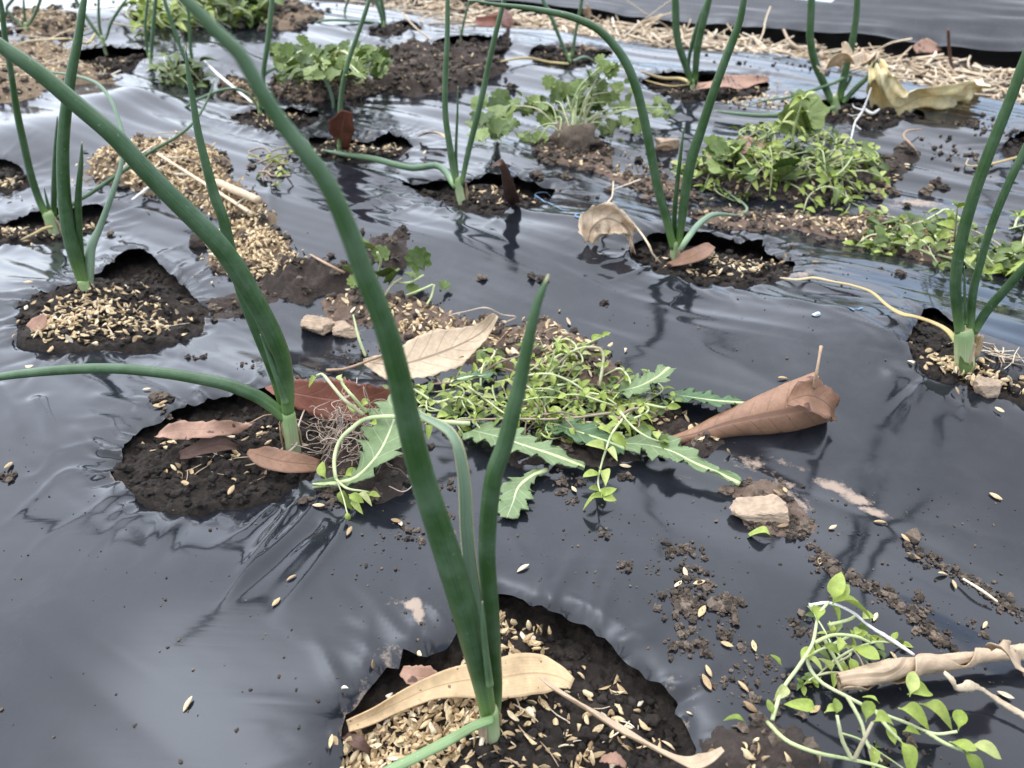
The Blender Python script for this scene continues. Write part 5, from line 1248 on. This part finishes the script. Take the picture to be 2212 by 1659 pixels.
weed_pile(t, [(450, 30), (500, 12), (555, 18), (558, 52), (500, 64), (455, 60)], 26, .10, .07, ['cw', 'cwd', 'cwd'], 2.4, 55, .0014, .020, .95)
t = thing("far_weed", "small dark green sprig at the edge of the dry chaff by the crossing leaves", "weed", A(390, 180))
weed_pile(t, [(368, 165), (400, 158), (415, 180), (395, 198), (372, 190)], 7, .06, .03, ['cwd'], 2.0, 56, .0012, .018, .95)
t = thing("dead_weed", "withered brownish weed strand lying down the film near the thick straw", "weed", A(560, 370))
weed_pile(t, [(535, 400), (570, 340), (612, 325), (618, 340), (580, 380), (560, 420)], 9, .08, .010, ['cw'], .9, 57, .0010, .03, .5, ('brown_stem',))
t = thing("weed_leaf", "small fresh green leaf pressed under the squarish pale clod", "leaf", A(1655, 1150)); put_leaf(t, 'cw', A(1668, 1160, .002), 2.8, .3, .2, 1.2, random.Random(2), "blade")
t = thing("weed_leaf", "dark green leaf tip poking up at the stout onion's hull-covered hole", "leaf", A(2080, 812)); put_leaf(t, 'cwd', A(2080, 818, .002), 1.6, 1.0, .2, 1.6, random.Random(2), "blade")

# ------------------------------------------------------------------ straw and sticks
def stick_mesh(L, r, seed, bend=.08):
    rr = random.Random(seed)
    return tube([(-L / 2, 0, 0, r), (-L / 6, rr.uniform(-bend, bend) * L, rr.uniform(-.04, .04) * L, r), (L / 6, rr.uniform(-bend, bend) * L, rr.uniform(-.04, .04) * L, r * .95), (L / 2, 0, 0, r * .8)], 8, 6, .8, .1, seed)
SM = []
for i in range(8):
    V, F, U = stick_mesh(1.0, .018 + .006 * (i % 3), i)
    me = bpy.data.meshes.new("straw"); me.from_pydata([tuple(v) for v in V], [], F); me.materials.append(M['straw']); me.update(); SM.append(me)
def straw(x, y, L, yaw, pitch, lift, rr, thick=1.0):
    z = topz(x, y) + lift + abs(math.sin(pitch)) * L / 2
    s = .07 / L * thick
    Mx = Matrix.Translation((x, y, z)) @ Matrix.Rotation(yaw, 4, 'Z') @ Matrix.Rotation(pitch, 4, 'Y') @ Matrix.Diagonal((L, .05 * thick, .05 * thick, 1))
    return Mx
rr = random.Random(77)
ZF = "dry straw stalk strewn along the furrow between the two beds"
for k in range(190):
    s = rr.uniform(.0, .80); e = rr.uniform(.0, .16) if rr.random() < .8 else rr.uniform(0.1, .22)
    x, y = EP[0] + s * ED[0] + e * EN[0], EP[1] + s * ED[1] + e * EN[1]
    L, tl, tk = rr.uniform(.03, .11), rr.gauss(0, .22), rr.uniform(.7, 1.8)
    o = inst("straw", rr.choice(SM), straw(x, y, L, rr.uniform(0, 6.28), tl, rr.uniform(.001, .012), rr, tk))
    where = "next to the onion bed's film edge" if e < .06 else "in the middle of the furrow" if e < .13 else "under the next bed's film edge"
    tag(o, ("long " if L > .08 else "short " if L < .05 else "") + ("thick" if tk > 1.25 else "thin") + " straw stalk " + ("sticking up at a slant " if abs(tl) > .25 else "lying flat ") + where, "straw", "straw in the furrow")
SV, SF = [], []
def bake(V, F, Mx, SV, SF):
    nb = len(SV); SV.extend([tuple(Mx @ Vector(v)) for v in V]); SF.extend([tuple(i + nb for i in f) for f in F])
for k in range(1700):
    s = rr.uniform(-.5, .85); e = rr.uniform(-.005, .20); x, y = EP[0] + s * ED[0] + e * EN[0], EP[1] + s * ED[1] + e * EN[1]
    V, F, U = tube([(-.5, 0, 0, .02), (0, .05, 0, .022), (.5, 0, 0, .016)], 4, 4)
    bake(V, F, straw(x, y, rr.uniform(.012, .05), rr.uniform(0, 6.28), rr.gauss(0, .2), rr.uniform(0, .006), rr, rr.uniform(.8, 2.4)), SV, SF)
for cnt, pd, l0, l1 in [(60, [(0, 60), (150, 40), (560, 20), (700, 20), (660, 60), (300, 90), (0, 110)], .03, .09), (40, [(830, 5), (1050, 2), (1240, 20), (1240, 60), (1000, 60), (850, 30)], .03, .10),
        (26, [(0, 120), (250, 150), (250, 180), (0, 215)], .02, .05), (26, [(200, 340), (400, 310), (560, 460), (420, 440)], .015, .05), (20, [(1010, 690), (1200, 720), (1300, 800), (1100, 760)], .006, .02), (24, [(2000, 760), (2060, 790), (2200, 855), (2120, 840)], .008, .03), (14, [(880, 60), (1000, 40), (1100, 60), (1000, 80)], .03, .08), (10, [(720, 325), (830, 330), (880, 320), (800, 312)], .01, .03), (26, [(760, 1600), (1000, 1480), (1300, 1500), (1420, 1600), (1100, 1650)], .004, .016), (16, [(300, 1000), (600, 950), (600, 1040), (400, 1070)], .005, .02), (14, [(80, 690), (300, 640), (400, 700), (200, 740)], .006, .02), (12, [(1420, 560), (1680, 560), (1680, 590), (1480, 590)], .008, .025)]:
    pl = [(p.x, p.y) for p in (at_z(u, v, 0) for u, v in pd)]
    for k in range(cnt):
        x, y = in_poly(rr, pl); V, F, U = tube([(-.5, 0, 0, .02), (0, .05, 0, .022), (.5, 0, 0, .016)], 5, 5)
        bake(V, F, straw(x, y, rr.uniform(l0, l1), rr.uniform(0, 6.28), rr.gauss(0, .1), rr.uniform(.001, .006) if l0 > .012 else rr.uniform(.0003, .002), rr, rr.uniform(.5, 1.3) if l0 > .012 else rr.uniform(.15, .4)), SV, SF)
tag(mk("straw_litter", SV, SF, M['straw']), "fine broken straw litter strewn over furrow and heaps", "straw", kind="stuff")
for nm, lb, rows, mt in [("straw_stick", "thick pale straw stick lying on the hull heap", [(468, 394, 20, .008), (562, 448, 18, .010)], 'straw'),
        ("straw_stick", "long thin straw crossing the hull heap", [(340, 332, 6, .010), (545, 462, 9, .008)], 'straw'),
        ("straw_stick", "short white straw tip jutting from the hull heap", [(285, 432, 5, .004), (312, 412, 7, .006), (330, 400, 6, .010)], 'white_root'),
        ("straw_stick", "white dry blade leaning over the film behind the tall pointed onion leaf", [(440, 130, 3, .02), (470, 160, 6, .02), (500, 185, 6, .014), (545, 222, 4, .004)], 'white_root'),
        ("twig", "thin brown twig beside the small round-leaved weed", [(670, 550, 5, .008), (710, 572, 6, .008), (745, 590, 6, .006)], 'stalk'),
        ("twig", "dark upright twig stuck in the furrow", [(2062, 168, 8, .0), (2052, 120, 7, .03), (2048, 64, 6, .07)], 'lf_dark'),
        ("dry_tendril", "thin dry curling stem on film above the beige leaf", [(975, 680, 4, .004), (1010, 672, 3, .010), (1050, 665, 4, .014), (1085, 680, 3, .008), (1115, 685, 4, .004), (1090, 697, 3, .002)], 'root'),
        ("dry_tendril", "curled dark dry stem on film beside the end of the dark soil heap", [(1985, 335, 4, .004), (1968, 312, 5, .008), (1952, 295, 5, .012), (1958, 284, 5, .012), (1990, 279, 3, .004)], 'stalk'),
        ("dry_tendril", "pale dry sprig standing on film between the crumpled leaf and lobed weed", [(1318, 412, 3, .002), (1350, 400, 3, .006), (1383, 388, 4, .004)], 'straw'),
        ("twig", "short brown twig on the soil near the rolled leaf's narrow tip", [(1405, 892, 8, .006), (1440, 885, 8, .006), (1460, 880, 7, .005)], 'stalk'),
        ("dry_tendril", "thin brown stem lying along the soil streak on the slanting film", [(2080, 1250, 5, .003), (2120, 1275, 7, .004), (2155, 1300, 5, .003)], 'straw'),
        ("straw_stick", "pale sprout standing beside the two rounded clods", [(790, 770, 6, .002), (775, 730, 6, .014), (763, 680, 3, .026)], 'weed_stem'),
        ("straw_stick", "long pale straw laid from the far hole toward the bushy weed", [(870, 40, 4, .01), (900, 62, 4, .01), (940, 80, 4, .006)], 'straw'),
        ("straw_stick", "straw leaning in the furrow before the next bed, longest of all", [(1690, 60, 5, .02), (1720, 100, 6, .018), (1790, 125, 5, .01)], 'straw')]:
    p = A(*rows[len(rows) // 2][:2]); V, F, U = tube([(*A(u, v, h), px(w, A(u, v)) / 2) for u, v, w, h in rows], 24, 8, .85, .08)
    o = mk(nm, np.array([tuple(v) for v in V]) - np.array(p), F, M[mt], None, U); o.location = p; tag(o, lb, nm.replace('_', ' '))

# blue chalk marks on the film: thin strokes lying on it
def stroke(rows, w, seed=0):
    S = spline(path([(u, v, .0005) for u, v in rows]), max(10, 5 * len(rows))); rr2 = random.Random(seed); V = []; F = []
    fr = frames(S)
    for i in range(len(S)):
        k = w * rr2.uniform(.5, 1.1)
        for q in (-1, 1):
            x, y = S[i][0] + fr[i][1].x * q * k / 2, S[i][1] + fr[i][1].y * q * k / 2; V.append((x, y, float(_samp(FILM, np.array([x]), np.array([y]))[0]) + .0007))
    for i in range(len(S) - 1): F.append((2 * i, 2 * i + 1, 2 * i + 3, 2 * i + 2))
    return V, F
CH = [([(1155, 440), (1170, 446), (1195, 442), (1203, 437), (1180, 436), (1160, 438), (1155, 441)], .0018), ([(1203, 447), (1215, 453), (1230, 454)], .0018), ([(1262, 459), (1246, 462), (1244, 467), (1255, 470)], .0018), ([(1340, 476), (1362, 486)], .003), ([(1305, 492), (1325, 490)], .0022),
      ([(1815, 660), (1850, 668), (1862, 664)], .0022), ([(1830, 664), (1845, 670)], .0026), ([(1085, 360), (1110, 372)], .0022)]
for i, (rows, w) in enumerate(CH):
    V, F = stroke(rows, w, i); mk("chalk_mark", V, F, M['chalk'], flm)
t = thing("plastic_tag", "flat pale plastic tag lying on the next bed's film", "tag", at_z(1765, 4, .05))
p = at_z(1752, -2, .052); V = []; F = []
c0 = np.array((p.x, p.y, p.z)); dx = np.array((ED[0], ED[1], 0)) * .036; dy = np.array((EN[0], EN[1], .12)) * .022
for z in (.004, .0055):
    for a, b in ((-1, -1), (1, -1), (1.1, 1), (-.8, 1)): V.append(c0 + dx * a + dy * b + np.array((0, 0, z)))
mk("plate", np.array(V), [(3, 2, 1, 0), (4, 5, 6, 7), (0, 1, 5, 4), (1, 2, 6, 5), (2, 3, 7, 6), (3, 0, 4, 7)], M['white'], t, smooth=False)

# ------------------------------------------------------------------ rice hulls
def hull_geo(kind, seed):
    rr = random.Random(seed); V = []; F = []; L, W = .0072, .0024; n = 6
    if kind == 0:                       # closed boat-shaped husk
        for i in range(n):
            t = i / (n - 1); w = W * .5 * max(.06, math.sin(math.pi * (t * .94 + .03)) ** .75); x = L * (t - .5); z0 = .0006 * math.sin(math.pi * t) + .0004 * t * t
            for k in range(6):
                a = 2 * math.pi * k / 6; V.append((x, math.cos(a) * w, z0 + math.sin(a) * w * .55))
        for i in range(n - 1):
            for k in range(6): F.append((i * 6 + k, i * 6 + (k + 1) % 6, (i + 1) * 6 + (k + 1) % 6, (i + 1) * 6 + k))
        F.append((5, 4, 3, 2, 1, 0)); F.append(tuple((n - 1) * 6 + k for k in range(6)))
    else:                               # open half shell
        for s in (0, -.00018):
            for i in range(n):
                t = i / (n - 1); w = W * .62 * max(.05, math.sin(math.pi * (t * .94 + .03)) ** .8); x = L * (t - .5)
                for q in (-1, 0, 1): V.append((x, q * w, s + abs(q) * w * .8 * (1 if kind == 1 else -1) + .0010 * math.sin(math.pi * t) * (-1 if kind == 1 else 1) + (.0008 if kind == 2 else .0006)))
        N = n * 3
        for i in range(n - 1):
            for k in range(2):
                a, b, c, d = i * 3 + k, i * 3 + k + 1, i * 3 + k + 4, i * 3 + k + 3; F.append((a, b, c, d)); F.append((N + d, N + c, N + b, N + a))
        rim = [0, 1, 2] + [i * 3 + 2 for i in range(1, n)] + [(n - 1) * 3 + 1, (n - 1) * 3] + [i * 3 for i in range(n - 2, 0, -1)]
        for i in range(len(rim)):
            a, b = rim[i], rim[(i + 1) % len(rim)]; F.append((b, a, N + a, N + b))
    return V, F
HG = [hull_geo(0, 1), hull_geo(1, 2), hull_geo(2, 3)]
def warp(g, sx, sy, bend, cut, seed):       # crushed, bent and broken husks
    V, F = g; out = []
    for x, y, z in V:
        x = max(x, -.0036 + .0072 * cut)
        out.append((x * sx, y * sy * (1 + .25 * math.sin(x * 900 + seed)), z + bend * (x / .0036) ** 2 + y * .3 * math.sin(seed * 2.1)))
    return out, F
HG = HG + [warp(HG[i % 3], .8 + .07 * (i % 5), .65 + .13 * (i % 6), (-.0006, .0005, .0009)[i % 3], (0, .0, .25, .4)[i % 4], i) for i in range(9)]
HM = []
for V, F in HG:
    me = bpy.data.meshes.new("rice_hull"); me.from_pydata(V, [], F); me.polygons.foreach_set("use_smooth", np.ones(len(me.polygons), bool)); me.materials.append(M['hull']); me.update(); HM.append(me)
def hull_M(x, y, rr, lift=0.0, tilt=.35, s=1.0, yaw=None):
    yaw = rr.uniform(0, 6.28) if yaw is None else yaw
    pt = rr.gauss(0, tilt); rl = rr.gauss(0, tilt * 1.3)
    z = topz(x, y) + .0006 * s + lift + abs(math.sin(pt)) * .0024 * s
    e = .004; nx = (topz(x - e, y) - topz(x + e, y)) / (2 * e); ny = (topz(x, y - e) - topz(x, y + e)) / (2 * e)
    nx, ny = max(-.8, min(.8, nx)), max(-.8, min(.8, ny))
    q = Vector((0, 0, 1)).rotation_difference(Vector((nx, ny, 1)).normalized()).to_matrix().to_4x4()
    return Matrix.Translation((x, y, z)) @ q @ Matrix.Rotation(yaw, 4, 'Z') @ Matrix.Rotation(pt, 4, 'Y') @ Matrix.Rotation(rl, 4, 'X') @ Matrix.Scale(s, 4)
def wpoly(pd): return [(p.x, p.y) for p in (A(u, v) for u, v in pd)]
rr = random.Random(123)
n_ind = 0
KIND = ["closed whole", "open half-shell", "upturned half-shell"]
def hulls(pd, n, label, group, layers=.003, tilt=.42, s0=.62, s1=1.0):
    pl = wpoly(pd)
    for k in range(n):
        x, y = in_poly(rr, pl); q = rr.randrange(len(HM)); o = inst("rice_hull", HM[q], hull_M(x, y, rr, rr.random() ** 2 * layers, tilt, rr.uniform(s0, s1)))
        tag(o, (KIND[q] if q < 3 else "crushed") + " " + label, "rice hull", group)
LA = "rice hull in the thick hull layer below the broad tan strap leaf"
hulls([(740, 1600), (790, 1560), (900, 1515), (1000, 1500), (1040, 1500), (1040, 1570), (1010, 1610), (960, 1659), (940, 1700), (740, 1700)], 105, LA, "hulls in the strap-leaf hole", .004)
hulls([(1075, 1330), (1130, 1320), (1190, 1370), (1185, 1400), (1130, 1415), (1080, 1430)], 22, "rice hull at the back rim above the tan strap's rounded end", "hulls in the strap-leaf hole", .004, .5)
hulls([(1080, 1500), (1160, 1500), (1150, 1570), (1085, 1580)], 14, "rice hull tucked between the onion foot and the twisted strap", "hulls in the strap-leaf hole", .002)
hulls([(1090, 1570), (1250, 1530), (1400, 1580), (1440, 1650), (1300, 1690), (1100, 1690)], 24, "rice hull on bare dark soil beside the twisted strap leaf", "hulls in the strap-leaf hole", .0005)
hulls([(900, 1420), (1000, 1400), (1010, 1460), (920, 1480)], 8, "rice hull near the pink-brown scrap at the torn rim", "hulls in the strap-leaf hole", .001)
hulls([(1150, 1400), (1280, 1440), (1440, 1560), (1460, 1640), (1250, 1520)], 16, "rice hull in the deep shade under the curved film rim", "hulls in the strap-leaf hole", .0005)
LB = "rice hull on dark soil in front of the spotted pinkish leaf"
hulls([(290, 960), (560, 920), (610, 980), (600, 1050), (480, 1075), (300, 1050)], 34, LB, "hulls in the pinkish-leaf hole", .0003, .3)
hulls([(490, 950), (600, 920), (600, 1000), (500, 1010)], 14, "rice hull between the spotted pinkish leaf and the onion foot", "hulls in the pinkish-leaf hole", .0003, .3)
LC = "single rice hull lying loose on the bare black film"
for u, v in [(597, 1303), (630, 1250), (407, 1524), (318, 843), (353, 873), (865, 1133), (856, 1128), (689, 1095), (2150, 1075), (1972, 1205), (1955, 1165), (1798, 1142), (2035, 1244), (1890, 1335), (2060, 1265), (1900, 1130), (2126, 1352), (1510, 1262), (1465, 1265), (1515, 1325), (1530, 1452), (1525, 1478), (1605, 1485), (1570, 1395), (1628, 1398),
             (1480, 1240), (1350, 1010), (1240, 1060), (1695, 1062), (1680, 1070), (1690, 1140), (1770, 1215), (1930, 1420), (2170, 1505), (1760, 1535), (1620, 1530), (755, 1150), (1130, 1230), (1745, 850), (1690, 820), (20, 1010), (345, 880), (500, 1062)]:
    p = A(u, v); q = rr.randrange(3); o = inst("rice_hull", HM[q], hull_M(p.x, p.y, rr, .0001, .12, rr.uniform(.7, 1.0)))
    where = ("on bare film left of the tall onion's hole" if u < 1000 and v > 1000 else "on film by the long arching onion leaf" if u < 1000 else "among crumbs between the big hole and the squarish clod" if u < 1660 and v > 1150
             else "along the soil streaks on the slanting film" if v > 1100 else "around the squarish pale clod and cut leaf stalk" if v > 980 else "on bare film beyond the rolled brown leaf")
    tag(o, KIND[q] + " rice hull lying loose " + where, "rice hull", "loose hulls on the film")
HV, HF = [], []
def hulls_stuff(pd, n, layers=.003, tilt=.45, s0=.62, s1=1.0):
    pl = wpoly(pd)
    for k in range(n):
        x, y = in_poly(rr, pl)
        if rr.random() < .22: x += rr.gauss(0, .014); y += rr.gauss(0, .014)
        V, F = rr.choice(HG); bake(V, F, hull_M(x, y, rr, rr.random() ** 2 * layers, tilt, rr.uniform(s0, s1)), HV, HF)
hulls_stuff([(745, 1610), (900, 1530), (1040, 1510), (1040, 1580), (960, 1659), (940, 1720), (745, 1720)], 420, .003, .45, .6, .95)
hulls_stuff([(1100, 1480), (1300, 1480), (1440, 1560), (1460, 1650), (1300, 1700), (1100, 1680)], 70, .0005, .5, .5, .9)
hulls_stuff([(1075, 1330), (1130, 1320), (1190, 1370), (1170, 1430), (1080, 1450)], 40, .002)
hulls_stuff([(60, 715), (150, 650), (330, 680), (400, 712), (300, 744), (120, 748)], 150, .003)
hulls_stuff([(80, 690), (150, 640), (230, 625), (330, 640), (420, 690), (330, 735), (150, 745), (60, 735)], 210, .003)
hulls_stuff([(90, 680), (160, 650), (240, 660), (250, 720), (120, 735)], 90, .004)
hulls_stuff([(455, 530), (520, 485), (600, 510), (638, 560), (600, 588), (520, 600), (468, 580)], 700, .004)
hulls_stuff([(195, 355), (260, 318), (400, 305), (475, 335), (480, 385), (540, 440), (585, 482), (530, 492), (430, 448), (300, 405), (205, 390)], 1500, .005)
hulls_stuff([(690, 655), (770, 640), (880, 650), (1000, 690), (1090, 700), (1200, 705), (1300, 770), (1330, 810), (1250, 830), (1100, 795), (950, 755), (830, 705)], 260, .002)
hulls_stuff([(860, 690), (960, 700), (1000, 720), (930, 745), (870, 720)], 90, .002)
hulls_stuff([(1700, 472), (1820, 470), (1900, 468), (2000, 500), (2075, 508), (2060, 555), (1990, 560), (1900, 530), (1800, 512)], 420, .003)
hulls_stuff([(1500, 462), (1620, 455), (1750, 470), (1720, 492), (1600, 498), (1530, 488)], 70, .002)
hulls_stuff([(1160, 312), (1230, 305), (1320, 320), (1480, 385), (1480, 440), (1380, 410), (1300, 375), (1180, 350)], 130, .001)
hulls_stuff([(1480, 365), (1600, 350), (1700, 400), (1850, 425), (1960, 340), (1980, 345), (1900, 420), (1700, 440), (1550, 415)], 110, .001)
hulls_stuff([(1420, 565), (1500, 545), (1680, 560), (1700, 585), (1600, 602), (1490, 596)], 150, .003)
hulls_stuff([(1010, 420), (1150, 405), (1180, 425), (1080, 445), (1015, 445)], 60, .003)
hulls_stuff([(700, 318), (780, 316), (880, 315), (860, 333), (780, 340), (700, 338)], 130, .004)
hulls_stuff([(530, 255), (640, 250), (670, 258), (620, 274), (565, 276)], 120, .004)
hulls_stuff([(590, 187), (680, 172), (780, 178), (830, 195), (700, 218), (600, 208)], 200, .003)
hulls_stuff([(800, 132), (960, 110), (1060, 125), (1000, 188), (900, 208), (830, 190)], 90, .001)
hulls_stuff([(0, 102), (80, 96), (170, 120), (250, 178), (130, 184), (60, 213), (0, 215)], 600, .004)
hulls_stuff([(20, 32), (160, 40), (172, 68), (60, 76)], 200, .004); hulls_stuff([(485, 170), (545, 187), (568, 220), (492, 214)], 90, .003); hulls_stuff([(175, 120), (300, 122), (280, 140), (230, 153), (175, 140)], 160, .004)
hulls_stuff([(1160, 112), (1240, 108), (1300, 115), (1240, 138), (1190, 136)], 90, .003); hulls_stuff([(1560, 190), (1640, 185), (1640, 203), (1570, 213)], 60, .003); hulls_stuff([(1430, 200), (1500, 195), (1560, 212), (1484, 212)], 30, .002); hulls_stuff([(1545, 212), (1700, 205), (1720, 225), (1600, 236)], 90, .002)
hulls_stuff([(1990, 760), (2050, 785), (2212, 850), (2212, 862), (2059, 812), (2006, 790)], 130, .004); hulls_stuff([(1770, 250), (1900, 245), (1890, 270), (1820, 262)], 50, .002); hulls_stuff([(20, 490), (120, 505), (130, 515), (0, 518)], 60, .002); hulls_stuff([(180, 490), (210, 480), (205, 498), (150, 512)], 14, .001); hulls_stuff([(0, 392), (50, 390), (48, 404), (0, 410)], 40, .003)
hulls_stuff([(1540, 1630), (1650, 1590), (1730, 1610), (1790, 1659), (1600, 1690)], 14, .001); hulls_stuff([(1100, 960), (1330, 950), (1350, 985), (1120, 1000)], 16, .001); hulls_stuff([(1380, 905), (1490, 890), (1560, 955), (1480, 985)], 34, .001); hulls_stuff([(345, 150), (400, 140), (440, 158), (400, 171)], 60, .003); hulls_stuff([(820, 66), (900, 56), (905, 66), (850, 73)], 50, .003)
tag(mk("rice_hulls", HV, HF, M['hull']), "scattered rice hulls covering the heaps and hole floors", "rice hulls", kind="stuff")

# ------------------------------------------------------------------ soil crumbs
def crumb_geo(seed, det=1):
    V, F = lump((0, 0, 0), 1, 1, .85, seed, det, .75 if det > 1 else .5, 2.3); return V, F
CG = [crumb_geo(200 + i) for i in range(6)]; CG2 = [crumb_geo(220 + i, 2) for i in range(6)]
DV, DF = [], []
CV, CF = [], []
def crumb(x, y, r, floor=False):
    V, F = rr.choice(CG2 if r > .0011 else CG)
    Mx = Matrix.Translation((x, y, topz(x, y) + r * .45)) @ Matrix.Rotation(rr.uniform(0, 6.28), 4, 'Z') @ Matrix.Diagonal((r * rr.uniform(.8, 1.25), r * rr.uniform(.8, 1.25), r * rr.uniform(.7, 1.0), 1))
    bake(V, F, Mx, DV if floor else CV, DF if floor else CF)
def crumbs(pd, n, r0, r1, pw=2.0):
    pl = wpoly(pd)
    for k in range(n):
        x, y = in_poly(rr, pl); crumb(x, y, r0 + (r1 - r0) * rr.random() ** pw)
def crumb_line(rows, n, spread, r0, r1):
    S = spline([tuple(A(u, v)) for u, v in rows], 60)
    for k in range(n):
        p = S[rr.randrange(60)]; crumb(p[0] + rr.gauss(0, spread), p[1] + rr.gauss(0, spread), r0 + (r1 - r0) * rr.random() ** 2)
def cluster(u, v, n, spread, r0, r1):
    p = A(u, v)
    for k in range(n): crumb(p.x + rr.gauss(0, spread), p.y + rr.gauss(0, spread), r0 + (r1 - r0) * rr.random() ** 1.6)
crumb_line([(1765, 1195), (1800, 1230), (1880, 1270), (1960, 1320), (2010, 1370), (2050, 1400)], 330, .0026, .0004, .0018)
crumb_line([(1960, 1175), (2000, 1205), (2060, 1235), (2130, 1275), (2212, 1325)], 210, .0026, .0004, .0016)
crumb_line([(1660, 1130), (1720, 1140), (1750, 1155)], 120, .0032, .0004, .0016)
crumb_line([(1700, 1340), (1750, 1375), (1800, 1420), (1830, 1470)], 90, .003, .0004, .0015)
for u, v, n, sp, r1 in [(1480, 1310, 130, .0045, .0024), (1570, 1305, 90, .0035, .0026), (1500, 1250, 70, .0045, .0018), (1480, 1195, 70, .005, .0018), (1345, 1225, 14, .002, .0022), (1405, 1230, 14, .0025, .0014), (1410, 1290, 16, .003, .0016), (1440, 1180, 26, .004, .0014), (1500, 1390, 50, .004, .0020), (1565, 1365, 30, .003, .0020),
        (1455, 1395, 14, .002, .0018), (1590, 1490, 40, .005, .0016), (1610, 1395, 20, .003, .0016), (1300, 1155, 12, .002, .0018), (1225, 1050, 50, .005, .0018), (1350, 1030, 16, .002, .0024), (1235, 1080, 14, .003, .0014), (865, 1150, 30, .005, .0014), (905, 1165, 30, .004, .0016), (965, 1050, 24, .004, .0018), (970, 1110, 20, .004, .0014),
        (715, 1085, 40, .004, .0022), (345, 862, 26, .0022, .0034), (350, 890, 12, .0022, .0022), (20, 1030, 14, .002, .0022), (430, 770, 12, .003, .0020), (530, 790, 16, .004, .0016), (745, 770, 40, .010, .0013), (720, 800, 24, .008, .0012), (1690, 1130, 60, .005, .0018), (2100, 1350, 20, .004, .0016), (1990, 1310, 40, .004, .0020), (2160, 1310, 24, .003, .0022),
        (1970, 1165, 10, .002, .0016), (1650, 1450, 40, .006, .0018), (1700, 1500, 30, .006, .0018), (1950, 1640, 60, .010, .002), (1930, 590, 10, .004, .003), (1725, 560, 20, .008, .0016), (1830, 595, 24, .02, .0014), (2110, 270, 60, .014, .0032), (2060, 330, 70, .016, .0030), (2170, 285, 80, .016, .0034), (1280, 300, 30, .01, .003), (1700, 140, 30, .03, .003), (1580, 120, 24, .03, .003)]:
    cluster(u, v, int(n * .8), sp, .0003, r1 * .85)
for o in MOUNDS:                        # crumbs on and around every soil heap
    a = np.array(o.poly); n = int(320 * min(2.4, (o.hi[0] - o.lo[0]) * (o.hi[1] - o.lo[1]) / .01)); k = 0; far = max(1, o.c[1] / .45)
    if o.look == 'hull': n //= 2
    while k < n:
        x, y = rr.uniform(o.lo[0] - .008, o.hi[0] + .008), rr.uniform(o.lo[1] - .008, o.hi[1] + .008)
        d = poly_sdf(o.poly, np.array([x]), np.array([y]))[0][0]
        if d < .005 or rr.random() < .08: crumb(x, y, (.0005 + .0028 * rr.random() ** 2.4) * far ** .6)
        k += 1
for o in HOLES:                         # lumps on the hole floors
    far = max(1, o.c[1] / .4); n = int(1100 * (o.hi[0] - o.lo[0]) * (o.hi[1] - o.lo[1]) / .012 / far)
    for k in range(min(n, 1300)):
        x, y = rr.uniform(o.lo[0], o.hi[0]), rr.uniform(o.lo[1], o.hi[1])
        if poly_sdf(o.poly, np.array([x]), np.array([y]))[0][0] < -.002: crumb(x, y, (.0004 + .0022 * rr.random() ** 3.5) * far ** .7, True)
crumbs([(0, 860), (240, 1080), (700, 1100), (1000, 1300), (900, 1420), (700, 1540), (700, 1659), (0, 1659)], 110, .0003, .0009, 3)
crumbs([(1080, 1120), (1600, 1050), (2212, 1050), (2212, 1500), (1700, 1520), (1500, 1480), (1300, 1330), (1090, 1250)], 330, .0003, .0010, 3)
crumbs([(1100, 600), (1900, 640), (2212, 950), (1850, 900), (1300, 700)], 40, .0003, .0010, 3)
crumbs([(700, 1100), (1000, 1100), (1000, 1380), (860, 1420), (700, 1300)], 60, .0003, .0011, 2)
crumbs([(1300, 60), (2212, 210), (2212, 300), (1700, 150)], 60, .0006, .0024, 2)
tag(mk("soil_lumps", DV, DF, M['soil']), "dark soil lumps on the floors of the planting holes", "soil crumbs", kind="stuff")
tag(mk("soil_crumbs", CV, CF, M['clod'], smooth=False), "loose dark soil crumbs scattered over the film and holes", "soil crumbs", kind="stuff")
